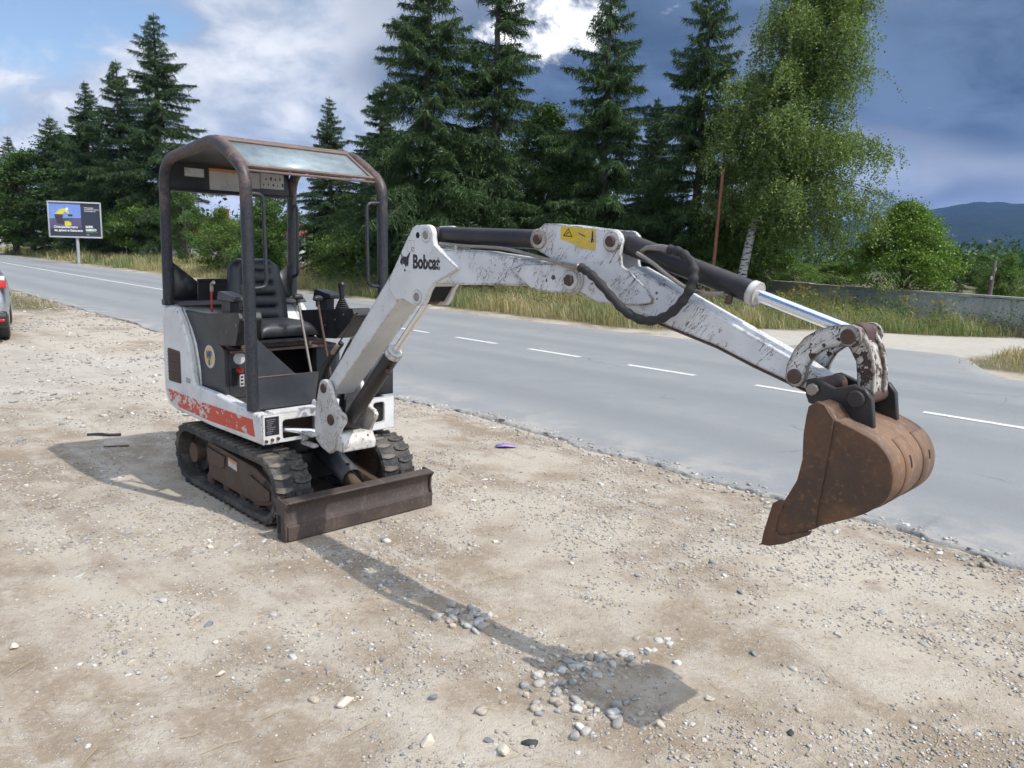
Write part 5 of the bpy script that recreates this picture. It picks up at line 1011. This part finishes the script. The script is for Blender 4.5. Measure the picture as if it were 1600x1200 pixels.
# ------------------------------------------------------------------ billboard
x, y = at_px(113, 60); bb = thing('billboard', 'wide roadside billboard with a yellow jacketed rider and white lettering', 'billboard', (x, y, gz(x, y)), R(22))
BWd, BH, BZ = 2.95, 2.15, 1.78
part('post', MB().cyl((.05, .12, -.2), (.05, .12, BZ + .3), .10, 20), 'galvanised', bb); part('board', MB().box(-BWd / 2, BWd / 2, .0, .16, BZ, BZ + BH), 'galvanised', bb)
fr_ = MB().box(-BWd / 2 - .07, BWd / 2 + .07, -.07, .17, BZ + BH, BZ + BH + .10).box(-BWd / 2 - .07, BWd / 2 + .07, -.07, .17, BZ - .10, BZ).box(-BWd / 2 - .09, -BWd / 2, -.07, .17, BZ - .1, BZ + BH + .1).box(BWd / 2, BWd / 2 + .09, -.07, .17, BZ - .1, BZ + BH + .1); part('frame', fr_, 'galvanised', bb, bevel=.015)
def flat(nm, poly, m, k): part(nm, MB().prism([(-BWd / 2 + u * BWd, BZ + v_ * BH) for u, v_ in poly], -.004 * k - .003, -.004 * k), m, bb)
flat('poster', [(0, 0), (1, 0), (1, 1), (0, 1)], 'print_dark', 1); flat('poster_picture', [(.0, .52), (.62, .56), (.62, .985), (0, .985)], 'print_blue', 2); flat('poster_picture', [(.0, .22), (.62, .26), (.62, .56), (.3, .50), (0, .52)], 'print_purple', 2)
flat('poster_figure', [(.10, .66), (.20, .80), (.30, .84), (.34, .80), (.40, .70), (.37, .67), (.30, .74), (.27, .66)], 'print_yellow', 3); flat('poster_figure', [(.31, .80), (.34, .87), (.38, .85), (.38, .79), (.34, .76)], 'print_white', 4)
flat('poster_figure', [(.10, .65), (.27, .65), (.25, .50), (.30, .44), (.29, .36), (.13, .38), (.14, .48), (.11, .55)], 'print_brown', 3); flat('poster_figure', [(.36, .66), (.46, .66), (.45, .60), (.37, .60)], 'print_brown', 3); flat('poster_figure', [(.28, .44), (.36, .46), (.42, .42), (.42, .33), (.30, .30)], 'print_yellow', 3)
TMb = lambda u, v_: frame_m((-BWd / 2 + u * BWd, -.022, BZ + v_ * BH), (1, 0, 0), (0, 0, 1))
for s_, sz, u, v_, m, bo in (('Специалистите', .40, .08, .245, 'print_white', .012), ('за дома и бизнеса', .40, .08, .145, 'print_white', .012), ('мек', .50, .70, .27, 'print_white', .02), ('мишо', .50, .70, .175, 'print_white', .02), ('0700', .26, .71, .115, 'print_green', .008), ('20', .26, .80, .115, 'print_green', .008), ('12', .26, .85, .115, 'print_green', .008), ('14', .26, .90, .115, 'print_green', .008), ('www.', .16, .71, .05, 'print_white', .004), ('Информация', .19, .69, .86, 'print_white', .004), ('за клиенти и партньори', .19, .69, .81, 'print_white', .004), ('цени и поръчки', .19, .69, .76, 'print_white', .004)):
    part('lettering', text_mb(s_, sz * .5, TMb(u, v_), bo * .5, .004, sx=.92), m, bb)
# ------------------------------------------------------------------ houses behind the trees
def house(px, dist, w_, d_, h_, rh, label, rz, chim=None):
    x, y = at_px(px, dist); t = thing('house', label, 'house', (x, y, gz(x, y)), rz)
    part('wall', MB().box(-w_ / 2, w_ / 2, -d_ / 2, d_ / 2, 0, h_), 'render_white', t); ro = part('roof', MB().add([(-w_ / 2 - .4, -d_ / 2 - .4, h_), (w_ / 2 + .4, -d_ / 2 - .4, h_), (w_ / 2 + .4, d_ / 2 + .4, h_), (-w_ / 2 - .4, d_ / 2 + .4, h_), (-w_ / 2 - .4, 0, h_ + rh), (w_ / 2 + .4, 0, h_ + rh)], [(0, 1, 5, 4), (2, 3, 4, 5), (0, 4, 3), (1, 2, 5), (0, 3, 2, 1)]), 'roof_tile', t)
    for k in range(3):
        xx = -w_ / 2 + w_ * (k + .5) / 3; wn = part('window', MB().box(xx - .5, xx + .5, -d_ / 2 - .04, -d_ / 2 + .02, h_ * .42, h_ * .42 + 1.2), 'print_white', t); part('pane', MB().box(xx - .42, xx + .42, -d_ / 2 - .055, -d_ / 2 - .042, h_ * .42 + .08, h_ * .42 + 1.12), 'window_glass', wn)
    if chim: part('chimney', MB().box(chim - .3, chim + .3, -.3, .3, h_ + rh * .6, h_ + rh + .9).box(chim - .36, chim + .36, -.36, .36, h_ + rh + .901, h_ + rh + 1.0), 'brick_red', ro)
house(372, 68, 9, 7, 2.2, 1.0, 'low house hidden behind shrubs with a red brick chimney showing through the canopy', .1, -1.3)
house(52, 112, 10, 7, 2.6, 1.4, 'white house far behind the trees at the left edge', .2)
# ------------------------------------------------------------------ silver car at the left edge
x, y = -8.14, 12.35
car = thing('parked_car', 'silver hatchback seen from behind at the left edge of the picture', 'car', (x, y, 0), R(122))
# car axis: +x forward, y left; rear right wheel near the origin
def sect(x_, zs): return zs
prof = [(-.62, .52, .40, .86), (-.60, .30, .52, .86), ]
stations = [(-.66, .42, .70, .80, .78), (-.60, .30, 1.02, .86, .70), (-.35, .22, 1.38, .88, .66), (.2, .20, 1.46, .88, .62), (1.2, .20, 1.47, .88, .62), (1.9, .20, 1.40, .88, .62), (2.55, .20, 1.00, .87, .74), (3.2, .22, .90, .85, .74), (3.5, .34, .70, .76, .7)]
v = []; f = []; NS = 18
for (x_, zb, zt, hw, tw) in stations:
    belt = min(.92, zt - .08)
    ring = [(-hw * .9, zb), (-hw, zb + .12), (-hw * 1.01, (zb + belt) / 2 + .05), (-hw * .97, belt), (-tw * .97, zt - .10), (-tw * .86, zt - .02), (-tw * .4, zt), (tw * .4, zt), (tw * .86, zt - .02), (tw * .97, zt - .10), (hw * .97, belt), (hw * 1.01, (zb + belt) / 2 + .05), (hw, zb + .12), (hw * .9, zb)]
    v += [(x_, y_ + .78, z_) for y_, z_ in ring]
m_ = 14
for i in range(len(stations) - 1):
    for k in range(m_): f.append((i * m_ + k, i * m_ + (k + 1) % m_, (i + 1) * m_ + (k + 1) % m_, (i + 1) * m_ + k))
f += [tuple(range(m_)), tuple(range(len(stations) * m_ - 1, (len(stations) - 1) * m_ - 1, -1))]
body = part('body', MB().add(v, f), 'car_silver', car, angle=60); sb = body.modifiers.new('sub', 'SUBSURF'); sb.levels = 2; sb.render_levels = 2
for (wx, wy) in ((0, .0), (0, 1.56), (2.6, 0), (2.6, 1.56)):
    t_ = part('wheel', MB().tube([(wx, wy - .10, .32), (wx, wy - .085, .32), (wx, wy + .085, .32), (wx, wy + .10, .32)], [.27, .315, .315, .27], 32), 'tyre', car); part('rim', MB().cyl((wx, wy - .105, .32), (wx, wy + .105, .32), .20, 24), 'galvanised', t_)
part('bumper', MB().prism(round_poly([(-.70, .27), (-.71, .44), (-.62, .50), (-.36, .44), (-.36, .28), (-.5, .23)], .05), -.09, 1.65), 'car_black', car, bevel=.03, seg=3)
for s_, yy in ((0, -.085), (1, 1.645)):
    part('reflector', MB().box(-.715, -.64, yy + (.03 if not s_ else -.20), yy + (.13 if not s_ else -.03), .335, .375), 'tail_red', car, bevel=.01)
    yc = -.06 if not s_ else 1.62; sg = 1 if not s_ else -1
    part('tail_light', MB().prism(round_poly([(-.665, .84), (-.65, .95), (-.40, .95), (-.42, .86)], .02), min(yc - sg * .045, yc + sg * .25), max(yc - sg * .045, yc + sg * .25)), 'tail_red', car, bevel=.02, seg=3); part('tail_light', MB().prism(round_poly([(-.65, .955), (-.62, 1.02), (-.44, 1.02), (-.45, .955)], .015), min(yc - sg * .03, yc + sg * .22), max(yc - sg * .03, yc + sg * .22)), 'tail_clear', car, bevel=.02, seg=3)
part('rear_window', MB().add([(-.60, .20, 1.06), (-.60, 1.36, 1.06), (-.40, 1.30, 1.36), (-.40, .26, 1.36)], [(0, 1, 2, 3)]), 'window_glass', car)
# ------------------------------------------------------------------ gravel and loose stones
def ico(sub):
    b_ = bmesh.new(); bmesh.ops.create_icosphere(b_, subdivisions=sub, radius=1); b_.verts.ensure_lookup_table(); V_ = np.array([tuple(q.co) for q in b_.verts]); F_ = np.array([[q.index for q in f_.verts] for f_ in b_.faces]); b_.free(); return V_, F_
PAL = np.array([(.56, .54, .50), (.45, .435, .41), (.31, .315, .32), (.38, .34, .285), (.47, .41, .33), (.22, .225, .235), (.66, .64, .61), (.41, .385, .35)]); PW = np.array([.17, .20, .10, .17, .18, .03, .08, .07])
def stones(x, y, r, sub, rng, bury=.35, tint=None, on_road=False):
    V0, F0 = ico(sub); n = len(x); k = len(V0); z = height(x, y); s9, t9 = st(x, y); z = np.where(t9 - bend(s9) > edge_near(s9) + .02, ROADZ - .002, z)
    sc = np.stack([r * rng.uniform(.75, 1.45, n), r * rng.uniform(.7, 1.15, n), r * rng.uniform(.40, .75, n)], -1); a = rng.uniform(0, 2 * math.pi, n); ca, sa = np.cos(a), np.sin(a)
    nv = 8; D = np.clip(V0[None] * 1.12, -.86, .86) * (1 + .16 * rng.normal(size=(n, k, 1)) * (1.15 if sub == 1 else .62)); ph = rng.uniform(0, 6.28, (n, 3)); 
    D = D * (1 + .14 * np.sin(2.3 * V0[None, :, 0:1] + ph[:, None, 0:1]) + .14 * np.sin(2.1 * V0[None, :, 1:2] + ph[:, None, 1:2])); D = D * sc[:, None]
    tx = rng.normal(size=(n, 1)) * .25; X = D[..., 0] * ca[:, None] - D[..., 1] * sa[:, None]; Y = D[..., 0] * sa[:, None] + D[..., 1] * ca[:, None]; Z = D[..., 2] + X * tx
    P = np.stack([X + x[:, None], Y + y[:, None], Z + (z + sc[:, 2] * (1 - 2 * bury * rng.uniform(.5, 1.3, n)))[:, None]], -1)
    ci = rng.choice(len(PAL), n, p=PW / PW.sum()); C_ = (PAL[ci] * rng.uniform(.8, 1.18, (n, 1)) * rng.normal(1, .012, (n, 3))).clip(.02, .8)
    F = F0[None] + (np.arange(n) * k)[:, None, None]; return P.reshape(-1, 3), F.reshape(-1, 3), np.repeat(C_, k, 0)
def scatter(n, rng, x0, x1, y0, y1, pw=1.):
    x = rng.uniform(x0, x1, n * 3); y = y0 + (y1 - y0) * rng.random(n * 3) ** pw; d_ = vnoise(x, y, 1.4, 101, 3) * .65 + vnoise(x, y, 5, 103, 2) * .35; s_, t_ = st(x, y)
    ok = (np.abs(x) < y * .72 + .35) & (t_ < edge_near(s_) - .03) & (rng.random(n * 3) < sm(d_, .42, .68) * 1.1 + .04)
    mx_, my_ = x + 1.44, y - 5.; c, s2 = math.cos(R(-45.8)), math.sin(R(-45.8)); lx, ly = mx_ * c + my_ * s2, -mx_ * s2 + my_ * c
    ok &= ~((np.abs(np.abs(ly) - .362) < .14) & (lx > -.62) & (lx < .6)) & ~((lx > .72) & (lx < .90) & (np.abs(ly) < .53)); x, y = x[ok][:n], y[ok][:n]; return x, y
rng = np.random.default_rng(31); VS = []; FS = []; CS = []; base_i = 0
def put(x, y, r, sub, bury=.35):
    global base_i
    P, F, C_ = stones(x, y, r, sub, rng, bury); VS.append(P); FS.append(F + base_i); CS.append(C_); base_i += len(P)
x, y = scatter(34000, rng, -6, 5, 1.9, 8.5, 1.7); put(x, y, .0028 + .0035 * rng.random(len(x)) ** 2 + .0004 * y, 1, .3)
x, y = scatter(7500, rng, -7, 5, 1.9, 10, 1.5); put(x, y, .0055 + .006 * rng.random(len(x)) ** 2, 1, .45)
x, y = scatter(900, rng, -7, 5, 1.9, 10, 1.4); put(x, y, .010 + .009 * rng.random(len(x)) ** 2, 2, .55)
_s = rng.uniform(-3, 14, 2600); _t = edge_near(_s) + .12 - .34 * rng.random(2600); x, y = xy(_s, _t + bend(_s)); put(x, y, .005 + .012 * rng.random(2600) ** 2, 1, .3)
x, y = scatter(90, rng, -5, 5, 2.0, 8, 1.2); put(x, y, .017 + .011 * rng.random(len(x)), 2, .55)
x, y = scatter(6000, rng, -18, -3, 7, 26, 1.2); put(x, y, .012 + .02 * rng.random(len(x)) ** 2, 1, .3)
n = 95; u_ = rng.normal(size=n); w_ = rng.normal(size=n); x = .34 + .20 * u_ * .7 + .02 * w_; y = 2.82 + .10 * u_ * .6 + .07 * w_; put(x, y, .008 + .012 * rng.random(n), 2, .5)      # heap of pebbles under the bucket shadow
n = 60; x = -.15 + .06 * rng.normal(size=n); y = 3.22 + .05 * rng.normal(size=n); put(x, y, .010 + .014 * rng.random(n), 2, .3)
n = 40; x = .28 + .14 * rng.normal(size=n); y = 2.52 + .06 * rng.normal(size=n); put(x, y, .008 + .016 * rng.random(n), 2, .3)
gv = link('gravel', np_mesh('gravel', np.concatenate(VS), np.concatenate(FS), np.concatenate(CS), True), 'pebble'); gv['kind'] = 'stuff'; gv['label'] = 'loose mixed gravel strewn over the dirt'
def rock(name, px, py, r, m, label, seed, flat_=.55):
    # ground point under the pixel, from the camera's height and tilt
    dv = _rt * ((px - 800) / 1217) + _f - _u * ((py - 600) / 1217); k = -1.602 / dv.z; x, y = dv.x * k, dv.y * k
    rg = np.random.default_rng(seed); V0, F0 = ico(3); D = V0 * (1 + .10 * np.sin(V0[:, :1] * 3 + seed) + .10 * np.sin(V0[:, 1:2] * 4 + seed * 2) + .02 * rg.normal(size=(len(V0), 1)))
    for q in range(14): nrm = unit(rg.normal(size=(1, 3)))[0]; lim = rg.uniform(.45, .8); dd = D @ nrm; D = D - np.maximum(dd - lim, 0)[:, None] * nrm[None]
    D *= np.array([r, r * .72, r * flat_]); a = rg.uniform(0, 3); c, s2 = math.cos(a), math.sin(a); D = np.stack([D[:, 0] * c - D[:, 1] * s2, D[:, 0] * s2 + D[:, 1] * c, D[:, 2]], -1)
    o = link(name, np_mesh(name, D, F0, None, False), m); o.location = (x, y, gz(x, y) + r * flat_ * .45); tag(o, label, 'stone')
for a in ((538, 1098, .042, 'stone_cream', 'large cream coloured cracked stone in the foreground left of centre', 1), (828, 1160, .036, 'tarmac_lump', 'flat lump of dark tarmac at the bottom edge', 2, .34), (786, 1172, .036, 'stone_cream', 'pale oval stone right beside the dark tarmac lump', 3), (763, 1155, .022, 'stone_grey', 'grey angular stone left of the pale oval stone', 4), (677, 1092, .024, 'stone_grey', 'slanted grey stone between the cream stone and the tarmac lump', 5), (668, 1158, .040, 'stone_cream', 'rounded whitish stone at the bottom edge left of the tarmac lump', 6), (327, 977, .028, 'stone_grey', 'lone grey stone in the left foreground', 7), (1236, 1146, .022, 'tarmac_lump', 'small dark cube-like stone right of the bucket shadow', 8), (1178, 1018, .022, 'stone_grey', 'grey stone just right of the bucket shadow tip', 9), (1157, 927, .022, 'stone_grey', 'grey stone below the bucket tip', 10), (328, 854, .026, 'stone_cream', 'pale stone near the front end of the near track', 11), (336, 1005, .018, 'stone_cream', 'small white stone below the lone grey stone', 12), (893, 880, .020, 'stone_cream', 'pale stone right of the pebble cluster in mid-ground', 13), (773, 846, .022, 'stone_cream', 'white stone between the blade and the road', 14), (600, 845, .026, 'stone_grey', 'rounded grey stone right in front of the blade', 15), (1108, 1092, .026, 'stone_cream', 'pale stone right of the bucket shadow corner', 16), (344, 1053, .020, 'stone_cream', 'little white stone in the left foreground gravel', 17), (22, 1012, .03, 'stone_cream', 'tan stone at the left edge', 18)): rock('stone', *a)
# litter
def ground_pt(px, py): dv = _rt * ((px - 800) / 1217) + _f - _u * ((py - 600) / 1217); k = -1.602 / dv.z; return dv.x * k, dv.y * k
x, y = ground_pt(791, 700); o = part('paper_scrap', MB().add([(-.08, -.03, .008), (.0, -.045, .02), (.09, -.02, .006), (.07, .04, .012), (-.02, .05, .022), (-.09, .03, .01)], [(0, 1, 4, 5), (1, 2, 3, 4)]), 'paper_purple'); o.location = (x, y, gz(x, y) + .004); tag(o, 'crumpled lilac paper scrap on the gravel near the road edge', 'litter'); o.modifiers.new('solid', 'SOLIDIFY').thickness = .002
x, y = ground_pt(162, 681); o = part('rubber_strip', MB().tube(smooth_path([(-.13, -.01, .012), (-.04, .012, .014), (.05, .0, .013), (.13, .03, .012)]), .012, 8), 'hose_rubber'); o.location = (x, y, gz(x, y)); tag(o, 'short black rubber strip lying in the canopy shadow', 'litter')
x, y = ground_pt(182, 699); o = part('wood_splinter', MB().box(-.09, .09, -.008, .008, .0, .010), 'pin_rust'); o.location = (x, y, gz(x, y)); o.rotation_euler = (0, 0, .3); tag(o, 'thin brown splinter of wood in the canopy shadow', 'litter')
rng = np.random.default_rng(9); sm_ = MB()
for i in range(130):
    px, py = rng.uniform(0, 1600), rng.uniform(800, 1195); x, y = ground_pt(px, py); s_, t_ = st(x, y)
    if t_ > 4.4: continue
    a = rng.uniform(0, 3.14); L_ = rng.uniform(.02, .075); z = gz(x, y) + .006; sm_.tube([(x - math.cos(a) * L_, y - math.sin(a) * L_, z), (x + rng.normal() * .006, y + rng.normal() * .006, z + .006), (x + math.cos(a) * L_, y + math.sin(a) * L_, z + rng.uniform(0, .012))], .0011, 4, False)
plain('straw', (.42, .33, .17), .8); so_ = part('straw', sm_, 'straw'); so_['kind'] = 'stuff'; so_['label'] = 'scattered dry straw stalks on the dirt'
# ------------------------------------------------------------------ haze: blue air between here and the hills
hz = link('haze', to_mesh('haze', MB().box(-9300, 9300, -9300, 9300, -9, 420)), None); hz['kind'] = 'stuff'; hz['label'] = 'thin blue haze fading the hills'
hm_ = bpy.data.materials.new('haze'); hm_.use_nodes = True; t = NT(hm_.node_tree); t.n.clear(); out = t.new('ShaderNodeOutputMaterial'); pv = t.new('ShaderNodeVolumePrincipled')
pv.inputs['Color'].default_value = (.24, .45, 1.0, 1); pv.inputs['Density'].default_value = .00008; t.l.new(pv.outputs[0], out.inputs['Volume']); hz.data.materials.append(hm_)
